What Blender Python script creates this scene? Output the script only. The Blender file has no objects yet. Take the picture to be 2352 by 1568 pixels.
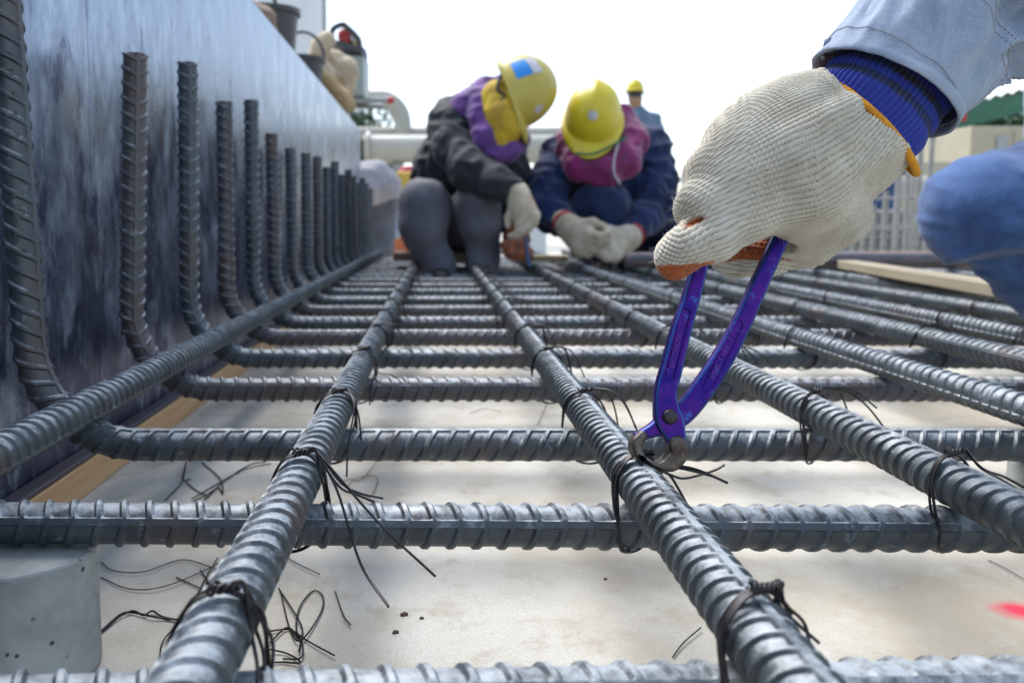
import bpy, math, random
import numpy as np
from mathutils import Vector, Matrix

R = math.radians
random.seed(7)
rng = np.random.default_rng(11)
scene = bpy.context.scene
COL = scene.collection

# ------------------------------------------------------------------ camera
CAM_Z = 0.274
FPX = 1862.0            # focal length in units of a 2352 wide frame
PITCH = R(5.0)
VPX, PPY = 1005.0, 673.0
cd = bpy.data.cameras.new('camera')
cam = bpy.data.objects.new('camera', cd)
COL.objects.link(cam)
cam.location = (0, 0, CAM_Z)
cam.rotation_euler = (R(90) - PITCH, 0, 0)
cd.sensor_width = 36.0
cd.lens = FPX / 2352 * 36.0
cd.shift_x = (1176 - VPX) / 2352
cd.shift_y = -(784 - PPY) / 2352
cd.clip_start = 0.01
cd.clip_end = 800
cd.dof.use_dof = True
cd.dof.focus_distance = 0.50
cd.dof.aperture_fstop = 9.0
scene.camera = cam

# ------------------------------------------------------------------ world, sun, exposure
w = bpy.data.worlds.new('World')
scene.world = w
w.use_nodes = True
wn = w.node_tree
for n in list(wn.nodes):
    wn.nodes.remove(n)
sky = wn.nodes.new('ShaderNodeTexSky')
sky.sky_type = 'NISHITA'
sky.sun_disc = False
SUN_EL, SUN_AZ = R(58), R(-35)
sky.sun_elevation = SUN_EL
sky.sun_rotation = SUN_AZ
sky.air_density = 1.0
sky.dust_density = 1.0
hs = wn.nodes.new('ShaderNodeHueSaturation')
hs.inputs['Saturation'].default_value = 1.0
bg = wn.nodes.new('ShaderNodeBackground')
bg.inputs['Strength'].default_value = 0.15
wo = wn.nodes.new('ShaderNodeOutputWorld')
wn.links.new(sky.outputs[0], hs.inputs['Color'])
gmm = wn.nodes.new('ShaderNodeGamma')      # evens the dome out into a thin overcast
gmm.inputs['Gamma'].default_value = 0.6
wn.links.new(hs.outputs[0], gmm.inputs['Color'])
wn.links.new(gmm.outputs[0], bg.inputs[0])
wn.links.new(bg.outputs[0], wo.inputs[0])
sd = bpy.data.lights.new('sun', 'SUN')
sd.energy = 1.4
sd.angle = R(40)
sd.color = (1.0, 0.985, 0.96)
sun = bpy.data.objects.new('sun', sd)
COL.objects.link(sun)
# sky sun_rotation is measured clockwise from +Y
sv = Vector((math.sin(SUN_AZ) * math.cos(SUN_EL), math.cos(SUN_AZ) * math.cos(SUN_EL), math.sin(SUN_EL)))
sun.rotation_euler = sv.to_track_quat('Z', 'Y').to_euler()
sun.location = (0, 0, 20)
vs = scene.view_settings
vs.view_transform = 'Standard'
vs.look = 'None'
vs.gamma = 1
vs.use_curve_mapping = False
vs.exposure = 2.1
scene.render.engine = 'CYCLES'
scene.cycles.use_denoising = True
scene.cycles.max_bounces = 6

# ------------------------------------------------------------------ helpers
CP, SP = math.cos(PITCH), math.sin(PITCH)


def P(x, y, D):
    """world point seen at frame position (x, y) at distance D along the ground"""
    a = (x - VPX) / FPX
    b = -(y - PPY) / FPX
    t = D / (b * SP + CP)
    return np.array((a * t, D, CAM_Z + t * (b * CP - SP)))


def PZ(x, y, z):
    a = (x - VPX) / FPX
    b = -(y - PPY) / FPX
    t = (z - CAM_Z) / (b * CP - SP)
    return np.array((a * t, t * (b * SP + CP), z))


def proj(p):
    """world array (n,3) -> frame px"""
    p = np.asarray(p, float)
    rel = p - np.array((0, 0, CAM_Z))
    zc = rel[..., 1] * CP - rel[..., 2] * SP
    yc = rel[..., 1] * SP + rel[..., 2] * CP
    return VPX + FPX * rel[..., 0] / zc, PPY - FPX * yc / zc


def mesh_from(name, verts, faces, smooth=True, sharp=None):
    me = bpy.data.meshes.new(name)
    verts = np.asarray(verts, np.float32)
    if isinstance(faces, np.ndarray):
        nf, k = faces.shape
        me.vertices.add(len(verts))
        me.vertices.foreach_set('co', verts.ravel())
        me.loops.add(nf * k)
        me.loops.foreach_set('vertex_index', faces.astype(np.int32).ravel())
        me.polygons.add(nf)
        me.polygons.foreach_set('loop_start', np.arange(nf, dtype=np.int32) * k)
        me.update(calc_edges=True)
        me.validate()
    else:
        me.from_pydata([tuple(map(float, v)) for v in verts], [], faces)
        me.update()
    if smooth:
        me.polygons.foreach_set('use_smooth', np.ones(len(me.polygons), bool))
        if sharp:
            me.set_sharp_from_angle(angle=R(sharp))
    return me


def link(name, me, mat=None, parent=None, loc=None, rot=None):
    o = bpy.data.objects.new(name, me)
    COL.objects.link(o)
    if mat is not None and me is not None and len(me.materials) == 0:
        me.materials.append(mat)
    if parent is not None:
        o.parent = parent
    if loc is not None:
        o.location = loc
    if rot is not None:
        o.rotation_euler = rot
    return o


def tag(o, label=None, cat=None, group=None, kind=None):
    if label:
        o['label'] = label
    if cat:
        o['category'] = cat
    if group:
        o['group'] = group
    if kind:
        o['kind'] = kind
    return o


def empty(name, loc=(0, 0, 0), rot=(0, 0, 0)):
    o = bpy.data.objects.new(name, None)
    o.empty_display_size = 0.05
    COL.objects.link(o)
    o.location = loc
    o.rotation_euler = rot
    return o


class MB:
    """collects simple shapes, builds one mesh"""

    def __init__(self):
        self.v, self.f = [], []

    def add(self, vs, fs):
        n = len(self.v)
        self.v += [tuple(map(float, p)) for p in vs]
        self.f += [tuple(int(i) + n for i in q) for q in fs]
        return self

    def box(self, lo, hi, bev=0.0):
        x0, y0, z0 = lo
        x1, y1, z1 = hi
        if bev <= 0:
            vs = [(x, y, z) for x in (x0, x1) for y in (y0, y1) for z in (z0, z1)]
            fs = [(0, 1, 3, 2), (4, 6, 7, 5), (0, 4, 5, 1), (2, 3, 7, 6), (0, 2, 6, 4), (1, 5, 7, 3)]
            return self.add(vs, fs)
        b = bev
        vs, fs = [], []
        idx = {}
        for ix, x in enumerate((x0, x1)):
            for iy, y in enumerate((y0, y1)):
                for iz, z in enumerate((z0, z1)):
                    sx, sy, sz = (1 if ix == 0 else -1), (1 if iy == 0 else -1), (1 if iz == 0 else -1)
                    for k, off in enumerate(((0, b * sy, b * sz), (b * sx, 0, b * sz), (b * sx, b * sy, 0))):
                        idx[ix, iy, iz, k] = len(vs)
                        vs.append((x + off[0], y + off[1], z + off[2]))
        g = lambda *a: idx[a]
        for i in (0, 1):
            q = [g(i, 0, 0, 0), g(i, 1, 0, 0), g(i, 1, 1, 0), g(i, 0, 1, 0)]
            fs.append(q if i else q[::-1])
            q = [g(0, i, 0, 1), g(1, i, 0, 1), g(1, i, 1, 1), g(0, i, 1, 1)]
            fs.append(q[::-1] if i else q)
            q = [g(0, 0, i, 2), g(1, 0, i, 2), g(1, 1, i, 2), g(0, 1, i, 2)]
            fs.append(q if i else q[::-1])
        for a in (0, 1):
            for c in (0, 1):
                fs.append([g(a, c, 0, 0), g(a, c, 1, 0), g(a, c, 1, 1), g(a, c, 0, 1)])
                fs.append([g(a, 0, c, 0), g(a, 1, c, 0), g(a, 1, c, 2), g(a, 0, c, 2)])
                fs.append([g(0, a, c, 1), g(1, a, c, 1), g(1, a, c, 2), g(0, a, c, 2)])
                for e in (0, 1):
                    fs.append([g(a, c, e, 0), g(a, c, e, 1), g(a, c, e, 2)])
        return self.add(vs, fs)

    def tube(self, pts, r, n=6, cap=True):
        v, f = tube_geo(pts, r, n, cap)
        return self.add(v, f)

    def lathe(self, prof, n=32, origin=(0, 0, 0), axis='z'):
        vs, fs = [], []
        for r, z in prof:
            for i in range(n):
                a = 2 * math.pi * i / n
                q = (r * math.cos(a), r * math.sin(a), z)
                if axis == 'x':
                    q = (q[2], q[0], q[1])
                if axis == 'y':
                    q = (q[1], q[2], q[0])
                vs.append((q[0] + origin[0], q[1] + origin[1], q[2] + origin[2]))
        for j in range(len(prof) - 1):
            for i in range(n):
                k = (i + 1) % n
                fs.append((j * n + i, j * n + k, (j + 1) * n + k, (j + 1) * n + i))
        fs.append(tuple(range(n))[::-1])
        fs.append(tuple((len(prof) - 1) * n + i for i in range(n)))
        return self.add(vs, fs)

    def mesh(self, name, smooth=True, sharp=35):
        me = mesh_from(name, self.v, self.f, False)
        import bmesh
        bm = bmesh.new()
        bm.from_mesh(me)
        bmesh.ops.recalc_face_normals(bm, faces=bm.faces)
        bm.to_mesh(me)
        bm.free()
        if smooth:
            me.polygons.foreach_set('use_smooth', np.ones(len(me.polygons), bool))
            me.set_sharp_from_angle(angle=R(sharp))
        return me

    def build(self, name, mat, parent=None, smooth=True, sharp=35, **k):
        return link(name, self.mesh(name, smooth, sharp), mat, parent, **k)


def catmull(pts, m=8):
    p = [np.asarray(q, float) for q in pts]
    if len(p) < 3:
        return p
    p = [2 * p[0] - p[1]] + p + [2 * p[-1] - p[-2]]
    out = []
    for i in range(1, len(p) - 2):
        for t in np.linspace(0, 1, m, endpoint=False):
            a, b, c, d = p[i - 1], p[i], p[i + 1], p[i + 2]
            out.append(0.5 * (2 * b + (c - a) * t + (2 * a - 5 * b + 4 * c - d) * t * t + (3 * b - a - 3 * c + d) * t ** 3))
    out.append(p[-2])
    return out


def frames(pts, up=None):
    p = np.asarray(pts, float)
    t = np.gradient(p, axis=0)
    t /= np.linalg.norm(t, axis=1)[:, None] + 1e-12
    n = np.zeros_like(t)
    ref = np.array(up if up is not None else ((0, 0, 1) if abs(t[0, 2]) < 0.9 else (1, 0, 0)), float)
    for i in range(len(p)):
        v = ref - t[i] * ref.dot(t[i])
        v /= np.linalg.norm(v) + 1e-12
        n[i] = v
        ref = v
    b = np.cross(t, n)
    return p, t, n, b


def tube_geo(pts, r, n=6, cap=True):
    p, t, nn, b = frames(pts)
    r = np.broadcast_to(np.asarray(r, float), (len(p),))
    a = np.arange(n) * 2 * math.pi / n
    v = (p[:, None, :] + r[:, None, None] * (np.cos(a)[None, :, None] * nn[:, None, :] + np.sin(a)[None, :, None] * b[:, None, :])).reshape(-1, 3)
    f = []
    for j in range(len(p) - 1):
        for i in range(n):
            k = (i + 1) % n
            f.append((j * n + i, j * n + k, (j + 1) * n + k, (j + 1) * n + i))
    if cap:
        f.append(tuple(range(n))[::-1])
        f.append(tuple((len(p) - 1) * n + i for i in range(n)))
    return v, f


def vnoise(p, scale, seed=0):
    """smooth value noise in [-1,1]"""
    q = np.asarray(p) * scale + seed * 17.31
    i = np.floor(q).astype(np.int64)
    f = q - i
    f = f * f * (3 - 2 * f)
    out = 0

    def h(x, y, z):
        n = (x * 374761393 + y * 668265263 + z * 2147483647 + seed * 974711) & 0x7fffffff
        n = ((n ^ (n >> 13)) * 1274126177) & 0x7fffffff
        return ((n ^ (n >> 16)) & 0xffff) / 32767.5 - 1
    for dx in (0, 1):
        for dy in (0, 1):
            for dz in (0, 1):
                wgt = (f[..., 0] if dx else 1 - f[..., 0]) * (f[..., 1] if dy else 1 - f[..., 1]) * (f[..., 2] if dz else 1 - f[..., 2])
                out = out + wgt * h(i[..., 0] + dx, i[..., 1] + dy, i[..., 2] + dz)
    return out


def surface_nets(F, origin, h):
    s = F < 0
    nx, ny, nz = F.shape
    cnt = np.zeros((nx - 1, ny - 1, nz - 1), np.int8)
    for dx in (0, 1):
        for dy in (0, 1):
            for dz in (0, 1):
                cnt += s[dx:nx - 1 + dx, dy:ny - 1 + dy, dz:nz - 1 + dz]
    act = (cnt > 0) & (cnt < 8)
    I = np.argwhere(act)
    idx = -np.ones(act.shape, np.int64)
    idx[act] = np.arange(len(I))
    acc = np.zeros((len(I), 3))
    num = np.zeros(len(I))
    cor = [(a, b, c) for a in (0, 1) for b in (0, 1) for c in (0, 1)]
    for c0 in cor:
        for ax in range(3):
            if c0[ax]:
                continue
            c1 = list(c0)
            c1[ax] = 1
            f0 = F[I[:, 0] + c0[0], I[:, 1] + c0[1], I[:, 2] + c0[2]]
            f1 = F[I[:, 0] + c1[0], I[:, 1] + c1[1], I[:, 2] + c1[2]]
            m = (f0 < 0) != (f1 < 0)
            t = np.where(m, f0 / np.where(m, f0 - f1, 1), 0)
            pt = np.array(c0, float)[None, :] + 0 * acc
            pt[:, ax] += t
            acc[m] += pt[m]
            num[m] += 1
    V = (I + acc / num[:, None]) * h + origin
    quads = []
    for ax in range(3):
        sl0 = [slice(None)] * 3
        sl1 = [slice(None)] * 3
        sl0[ax] = slice(0, -1)
        sl1[ax] = slice(1, None)
        a, b = s[tuple(sl0)], s[tuple(sl1)]
        E = np.argwhere(a != b)
        u, v = (ax + 1) % 3, (ax + 2) % 3
        ok = (E[:, u] > 0) & (E[:, v] > 0) & (E[:, u] < F.shape[u] - 1) & (E[:, v] < F.shape[v] - 1)
        E = E[ok]
        ins = a[E[:, 0], E[:, 1], E[:, 2]]
        q = []
        for du, dv in ((-1, -1), (0, -1), (0, 0), (-1, 0)):
            c = E.copy()
            c[:, u] += du
            c[:, v] += dv
            q.append(idx[c[:, 0], c[:, 1], c[:, 2]])
        q = np.stack(q, 1)
        q[~ins] = q[~ins][:, ::-1]
        quads.append(q)
    return V, np.concatenate(quads)


def smin(a, b, k):
    if k <= 0:
        return np.minimum(a, b)
    hh = np.maximum(k - np.abs(a - b), 0) / k
    return np.minimum(a, b) - hh * hh * k * 0.25


def cone_d(G, a, ra, b, rb, flat=None):
    ab = b - a
    t = np.clip(((G - a) @ ab) / max(ab.dot(ab), 1e-12), 0, 1)
    q = G - a - t[..., None] * ab
    if flat is not None:      # (axis, factor): squash along an axis
        ax, fac = flat
        comp = q @ ax
        q = q + comp[..., None] * ax * (1 / fac - 1)
    return np.sqrt((q * q).sum(-1)) - (ra + (rb - ra) * t)


def sdf_grid(chains, h, pad=0.03):
    pts = np.array([q[:3] for c in chains for q in c['p']], float)
    rad = np.array([q[3] for c in chains for q in c['p']])
    lo = (pts - rad[:, None]).min(0) - pad
    hi = (pts + rad[:, None]).max(0) + pad
    n = np.ceil((hi - lo) / h).astype(int) + 1
    ax = [lo[i] + h * np.arange(n[i]) for i in range(3)]
    G = np.stack(np.meshgrid(*ax, indexing='ij'), -1)
    return G, lo


def sdf_eval(G, chains, k):
    F = None
    for c in chains:
        p = c['p']
        kk = c.get('k', k)
        ci = None
        for i in range(max(1, len(p) - 1)):
            a, b = p[i], p[min(i + 1, len(p) - 1)]
            d = cone_d(G, np.array(a[:3]), a[3], np.array(b[:3]), b[3], c.get('flat'))
            ci = d if ci is None else smin(ci, d, c.get('ki', 0.01))
        if c.get('cut'):
            F = np.maximum(F, -ci)
        else:
            F = ci if F is None else smin(F, ci, kk)
    return F


def sdf_mesh(name, chains, h=0.009, k=0.03, folds=0.0, fscale=14, seed=1, post=None, stretch=(1, 1, 1)):
    G, lo = sdf_grid(chains, h, 2.5 * h + folds + 0.5 * k)
    F = sdf_eval(G, chains, k)
    if folds:
        S = np.array(stretch)
        near = np.abs(F) < 3 * h + folds
        q = G[near] * S
        wv = vnoise(q, fscale * 0.5, seed + 3)
        n1 = 1 - np.abs(vnoise(q + 0.02 * wv[:, None], fscale, seed)) * 2
        n2 = vnoise(q, fscale * 2.3, seed + 1)
        F[near] -= folds * (0.75 * n1 + 0.35 * n2)
    if post is not None:
        F = post(G, F)
    V, Q = surface_nets(F, lo, h)
    return V, Q


def pc(*rows):
    """chain points given as (frame x, frame y, distance, radius)"""
    return [tuple(P(x, y, d)) + (r,) for x, y, d, r in rows]


# ------------------------------------------------------------------ materials
def nodes_of(m):
    m.use_nodes = True
    nt = m.node_tree
    bs = nt.nodes.get('Principled BSDF')
    return nt, bs


def N(nt, typ, **kw):
    n = nt.nodes.new(typ)
    for k, v in kw.items():
        if k in n.inputs:
            n.inputs[k].default_value = v
        else:
            setattr(n, k, v)
    return n


ALB = 0.78      # scales every base colour


def ramp(nt, stops, fac=None, interp='LINEAR'):
    r = nt.nodes.new('ShaderNodeValToRGB')
    r.color_ramp.interpolation = interp
    el = r.color_ramp.elements
    while len(el) > 1:
        el.remove(el[-1])
    for i, (p, c) in enumerate(stops):
        e = el[0] if i == 0 else el.new(p)
        e.position = p
        c = (c, c, c) if not isinstance(c, (tuple, list)) else tuple(ALB * q for q in c)
        e.color = (c[0], c[1], c[2], 1)
    if fac is not None:
        nt.links.new(fac, r.inputs[0])
    return r


def mix(nt, fac, a, b, blend='MIX'):
    m = nt.nodes.new('ShaderNodeMix')
    m.data_type = 'RGBA'
    m.blend_type = blend
    for sock, v in ((0, fac), (6, a), (7, b)):
        if hasattr(v, 'is_linked') or hasattr(v, 'links'):
            nt.links.new(v, m.inputs[sock])
        else:
            m.inputs[sock].default_value = v if sock == 0 else (ALB * v[0], ALB * v[1], ALB * v[2], 1)
    return m.outputs[2]


def coords(nt, scale=(1, 1, 1), offset_random=False):
    tc = nt.nodes.new('ShaderNodeTexCoord')
    mp = nt.nodes.new('ShaderNodeMapping')
    mp.inputs['Scale'].default_value = scale
    nt.links.new(tc.outputs['Object'], mp.inputs[0])
    if offset_random:
        oi = nt.nodes.new('ShaderNodeObjectInfo')
        mu = nt.nodes.new('ShaderNodeMath')
        mu.operation = 'MULTIPLY'
        mu.inputs[1].default_value = 37.0
        nt.links.new(oi.outputs['Random'], mu.inputs[0])
        cx = nt.nodes.new('ShaderNodeCombineXYZ')
        for i in range(3):
            nt.links.new(mu.outputs[0], cx.inputs[i])
        nt.links.new(cx.outputs[0], mp.inputs['Location'])
    return mp.outputs[0]


def noise(nt, vec, scale, detail=4, rough=0.6):
    n = nt.nodes.new('ShaderNodeTexNoise')
    n.inputs['Scale'].default_value = scale
    n.inputs['Detail'].default_value = detail
    n.inputs['Roughness'].default_value = rough
    nt.links.new(vec, n.inputs['Vector'])
    return n.outputs[0]


def bump(nt, bs, height, strength=0.3, dist=0.001):
    b = nt.nodes.new('ShaderNodeBump')
    b.inputs['Strength'].default_value = strength
    b.inputs['Distance'].default_value = dist
    nt.links.new(height, b.inputs['Height'])
    nt.links.new(b.outputs[0], bs.inputs['Normal'])
    return b


def mat(name, c1, c2=None, scale=20, rough=0.7, metal=0.0, bmp=0.0, bscale=None, bdist=0.001, stretch=(1, 1, 1), spec=None, lo=0.35, hi=0.65, rnd=False, sheen=0.0):
    m = bpy.data.materials.new(name)
    nt, bs = nodes_of(m)
    bs.inputs['Roughness'].default_value = rough
    bs.inputs['Metallic'].default_value = metal
    if spec is not None:
        bs.inputs['Specular IOR Level'].default_value = spec
    if sheen:
        bs.inputs['Sheen Weight'].default_value = sheen
    c2 = c2 or tuple(x * 0.72 for x in c1)
    v = coords(nt, stretch, rnd)
    nz = noise(nt, v, scale)
    rp = ramp(nt, [(lo, c2), (hi, c1)], nz)
    nt.links.new(rp.outputs[0], bs.inputs['Base Color'])
    rr = ramp(nt, [(0.3, min(1, rough * 0.85)), (0.7, min(1, rough * 1.15))], nz)
    nt.links.new(rr.outputs[0], bs.inputs['Roughness'])
    if bmp:
        bump(nt, bs, noise(nt, v, bscale or scale * 6), bmp, bdist)
    return m


M = {}


def make_rebar_mat(name, steel=(0.068, 0.092, 0.108), dark=(0.024, 0.033, 0.043), rust=(0.085, 0.066, 0.066), rust_lo=0.55, dust_toplit=0.65):
    m = bpy.data.materials.new(name)
    nt, bs = nodes_of(m)
    v = coords(nt, (1, 1, 1), True)
    n1 = noise(nt, v, 26, 5, 0.65)
    n2 = noise(nt, v, 9, 3)
    n3 = noise(nt, v, 160, 4, 0.7)
    base = ramp(nt, [(0.32, dark), (0.62, steel)], n1).outputs[0]
    base = mix(nt, ramp(nt, [(rust_lo, 0), (rust_lo + 0.1, 0.8)], n2).outputs[0], base, rust)
    n4 = noise(nt, v, 70, 6, 0.75)
    # sky light painted on upper faces as a broken pale tone; some cement film elsewhere
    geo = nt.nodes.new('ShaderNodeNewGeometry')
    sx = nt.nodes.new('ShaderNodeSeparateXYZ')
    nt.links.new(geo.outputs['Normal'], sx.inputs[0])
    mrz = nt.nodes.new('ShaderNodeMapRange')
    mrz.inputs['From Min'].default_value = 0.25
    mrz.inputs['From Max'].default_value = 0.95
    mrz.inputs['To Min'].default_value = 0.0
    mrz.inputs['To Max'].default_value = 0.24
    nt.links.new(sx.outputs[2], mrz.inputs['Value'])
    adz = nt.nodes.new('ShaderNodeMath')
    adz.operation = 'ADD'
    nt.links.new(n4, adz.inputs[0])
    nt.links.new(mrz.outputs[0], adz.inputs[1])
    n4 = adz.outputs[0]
    dust_toplit_mask = ramp(nt, [(dust_toplit - 0.06, 0), (dust_toplit + 0.16, 0.85)], n4).outputs[0]
    base = mix(nt, dust_toplit_mask, base, (0.40, 0.435, 0.47))
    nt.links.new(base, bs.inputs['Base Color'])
    mt = ramp(nt, [(dust_toplit - 0.04, 0.30), (dust_toplit + 0.12, 0.0)], n4).outputs[0]
    nt.links.new(mt, bs.inputs['Metallic'])
    rg = ramp(nt, [(0.3, 0.44), (0.7, 0.64)], n1).outputs[0]
    nt.links.new(rg, bs.inputs['Roughness'])
    bs.inputs['IOR'].default_value = 1.75
    bump(nt, bs, n3, 0.35, 0.0006)
    return m


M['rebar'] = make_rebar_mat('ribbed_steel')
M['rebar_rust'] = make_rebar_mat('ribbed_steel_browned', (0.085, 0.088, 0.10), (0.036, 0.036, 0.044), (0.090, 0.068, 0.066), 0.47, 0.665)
M['wire'] = mat('annealed_wire', (0.055, 0.05, 0.05), (0.025, 0.024, 0.026), 120, 0.42, 0.7, rnd=True)
M['wire_grey'] = mat('dull_wire', (0.13, 0.13, 0.13), (0.07, 0.065, 0.06), 120, 0.5, 0.6, rnd=True)

# concrete slab
m = bpy.data.materials.new('slab_concrete')
nt, bs = nodes_of(m)
v = coords(nt)
a = noise(nt, v, 3.0, 6, 0.62)
b_ = noise(nt, v, 17, 6, 0.7)
c_ = noise(nt, v, 120, 5, 0.75)
col = ramp(nt, [(0.37, (0.42, 0.37, 0.29)), (0.56, (0.60, 0.575, 0.515))], a).outputs[0]
col = mix(nt, ramp(nt, [(0.52, 0), (0.66, 0.8)], b_).outputs[0], col, (0.40, 0.345, 0.27))
col = mix(nt, ramp(nt, [(0.28, 0.6), (0.46, 0)], b_).outputs[0], col, (0.62, 0.61, 0.585))
col = mix(nt, ramp(nt, [(0.26, 0.8), (0.40, 0)], c_).outputs[0], col, (0.30, 0.275, 0.24))
vs_ = nt.nodes.new('ShaderNodeTexVoronoi')
vs_.inputs['Scale'].default_value = 60
nt.links.new(v, vs_.inputs['Vector'])
spk = ramp(nt, [(0.028, 0.85), (0.06, 0)], vs_.outputs['Distance']).outputs[0]
gate = ramp(nt, [(0.52, 0), (0.56, 1)], noise(nt, v, 11, 2)).outputs[0]
spk = mix(nt, 1.0, spk, gate, 'MULTIPLY')
col = mix(nt, spk, col, (0.16, 0.11, 0.075))
g_ = noise(nt, v, 520, 3, 0.7)
col = mix(nt, ramp(nt, [(0.38, 0.45), (0.52, 0)], g_).outputs[0], col, (0.36, 0.33, 0.28))
# red spray mark with its own uneven outline
tc = nt.nodes.new('ShaderNodeTexCoord')
for (sx, sy, rx, ry, cc, amt) in ((0.307, 0.353, 0.023, 0.017, (0.66, 0.02, 0.07), 0.97),):
    mp = nt.nodes.new('ShaderNodeMapping')
    mp.vector_type = 'POINT'
    q = PZ(2345, 1402, 0)
    mp.inputs['Location'].default_value = (-q[0] / rx, -q[1] / ry, 0)
    mp.inputs['Scale'].default_value = (1 / rx, 1 / ry, 0)
    nt.links.new(tc.outputs['Object'], mp.inputs[0])
    ln = nt.nodes.new('ShaderNodeVectorMath')
    ln.operation = 'LENGTH'
    nt.links.new(mp.outputs[0], ln.inputs[0])
    ad = nt.nodes.new('ShaderNodeMath')
    ad.operation = 'ADD'
    nt.links.new(ln.outputs['Value'], ad.inputs[0])
    sc_ = nt.nodes.new('ShaderNodeMath')
    sc_.operation = 'MULTIPLY'
    sc_.inputs[1].default_value = 0.9
    nt.links.new(noise(nt, v, 45, 5, 0.8), sc_.inputs[0])
    nt.links.new(sc_.outputs[0], ad.inputs[1])
    mk = ramp(nt, [(0.75, amt), (1.0, amt * 0.45)], ad.outputs[0])
    e = mk.color_ramp.elements.new(1.0)
    hm = nt.nodes.new('ShaderNodeMapRange')
    hm.inputs['From Min'].default_value = 0.75
    hm.inputs['From Max'].default_value = 1.5
    hm.inputs['To Min'].default_value = amt
    hm.inputs['To Max'].default_value = 0
    nt.links.new(ad.outputs[0], hm.inputs['Value'])
    col = mix(nt, hm.outputs[0], col, cc)
nt.links.new(col, bs.inputs['Base Color'])
bs.inputs['Roughness'].default_value = 0.85
hh_ = mix(nt, 0.5, b_, c_)
bump(nt, bs, hh_, 0.35, 0.002)
M['slab'] = m

# steel form plate: bluish bright plate with vertical smears and patches
m = bpy.data.materials.new('form_plate_steel')
nt, bs = nodes_of(m)
v = coords(nt, (1, 4.5, 1.2))
v2 = coords(nt, (1, 2.2, 1.0))
s1 = noise(nt, v, 5.5, 6, 0.68)
s2 = noise(nt, v2, 7, 5, 0.7)
s3 = noise(nt, coords(nt, (1, 7, 1.4)), 7, 6, 0.7)
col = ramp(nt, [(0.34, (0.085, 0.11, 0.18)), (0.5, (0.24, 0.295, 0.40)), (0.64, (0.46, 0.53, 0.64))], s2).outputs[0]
# dark reflections painted into the colour: blotchy, denser towards the foot of the plate
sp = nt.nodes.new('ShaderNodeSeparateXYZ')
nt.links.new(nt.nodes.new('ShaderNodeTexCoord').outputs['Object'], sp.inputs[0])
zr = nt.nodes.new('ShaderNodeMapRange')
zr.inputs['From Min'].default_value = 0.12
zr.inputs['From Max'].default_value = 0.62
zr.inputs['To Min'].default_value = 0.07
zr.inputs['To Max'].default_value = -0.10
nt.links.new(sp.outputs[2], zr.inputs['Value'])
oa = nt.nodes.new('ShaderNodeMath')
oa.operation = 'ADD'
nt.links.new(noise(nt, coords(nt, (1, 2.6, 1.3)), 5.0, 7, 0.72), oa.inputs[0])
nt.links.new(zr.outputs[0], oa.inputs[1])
dark_refl = ramp(nt, [(0.50, 0), (0.575, 0.93)], oa.outputs[0]).outputs[0]
col = mix(nt, dark_refl, col, (0.045, 0.055, 0.125))
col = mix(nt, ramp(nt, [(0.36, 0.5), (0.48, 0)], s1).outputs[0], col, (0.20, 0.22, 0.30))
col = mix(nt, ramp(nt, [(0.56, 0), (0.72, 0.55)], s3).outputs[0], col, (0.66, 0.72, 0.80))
nt.links.new(col, bs.inputs['Base Color'])
bs.inputs['Metallic'].default_value = 0.82
nt.links.new(ramp(nt, [(0.35, 0.20), (0.65, 0.42)], s2).outputs[0], bs.inputs['Roughness'])
bump(nt, bs, s1, 0.12, 0.003)
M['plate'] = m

# plywood strip
m = bpy.data.materials.new('plywood')
nt, bs = nodes_of(m)
v = coords(nt, (14, 0.8, 14))
g = noise(nt, v, 9, 5, 0.65)
nt.links.new(ramp(nt, [(0.3, (0.70, 0.40, 0.19)), (0.7, (0.86, 0.56, 0.30))], g).outputs[0], bs.inputs['Base Color'])
bs.inputs['Roughness'].default_value = 0.65
bump(nt, bs, g, 0.2, 0.001)
M['ply'] = m
m = bpy.data.materials.new('pale_timber')
nt, bs = nodes_of(m)
v = coords(nt, (10, 1.0, 10))
g = noise(nt, v, 8, 5, 0.65)
nt.links.new(ramp(nt, [(0.3, (0.46, 0.33, 0.19)), (0.7, (0.66, 0.53, 0.34))], g).outputs[0], bs.inputs['Base Color'])
bs.inputs['Roughness'].default_value = 0.75
bump(nt, bs, g, 0.2, 0.001)
M['timber'] = m
M['timber_brown'] = mat('worn_timber', (0.30, 0.20, 0.14), (0.17, 0.11, 0.08), 9, 0.8, stretch=(6, 1, 6), bmp=0.2)
M['angle'] = mat('dark_angle_steel', (0.16, 0.13, 0.14), (0.085, 0.085, 0.10), 14, 0.42, 0.6, stretch=(1, 0.4, 3))

# spacer concrete
m = bpy.data.materials.new('spacer_concrete')
nt, bs = nodes_of(m)
v = coords(nt)
a = noise(nt, v, 18, 6, 0.65)
col = ramp(nt, [(0.36, (0.27, 0.29, 0.28)), (0.64, (0.50, 0.525, 0.51))], a).outputs[0]
vo = nt.nodes.new('ShaderNodeTexVoronoi')
vo.inputs['Scale'].default_value = 95
nt.links.new(v, vo.inputs['Vector'])
pit = ramp(nt, [(0.10, 1), (0.16, 0)], vo.outputs['Distance']).outputs[0]
pit = mix(nt, 1.0, pit, ramp(nt, [(0.56, 0), (0.60, 1)], noise(nt, v, 60, 2)).outputs[0], 'MULTIPLY')
col = mix(nt, pit, col, (0.07, 0.085, 0.08))
nt.links.new(col, bs.inputs['Base Color'])
bs.inputs['Roughness'].default_value = 0.8
iv = nt.nodes.new('ShaderNodeInvert')
nt.links.new(pit, iv.inputs['Color'])
bump(nt, bs, iv.outputs[0], 0.6, 0.002)
M['spacer'] = m
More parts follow.
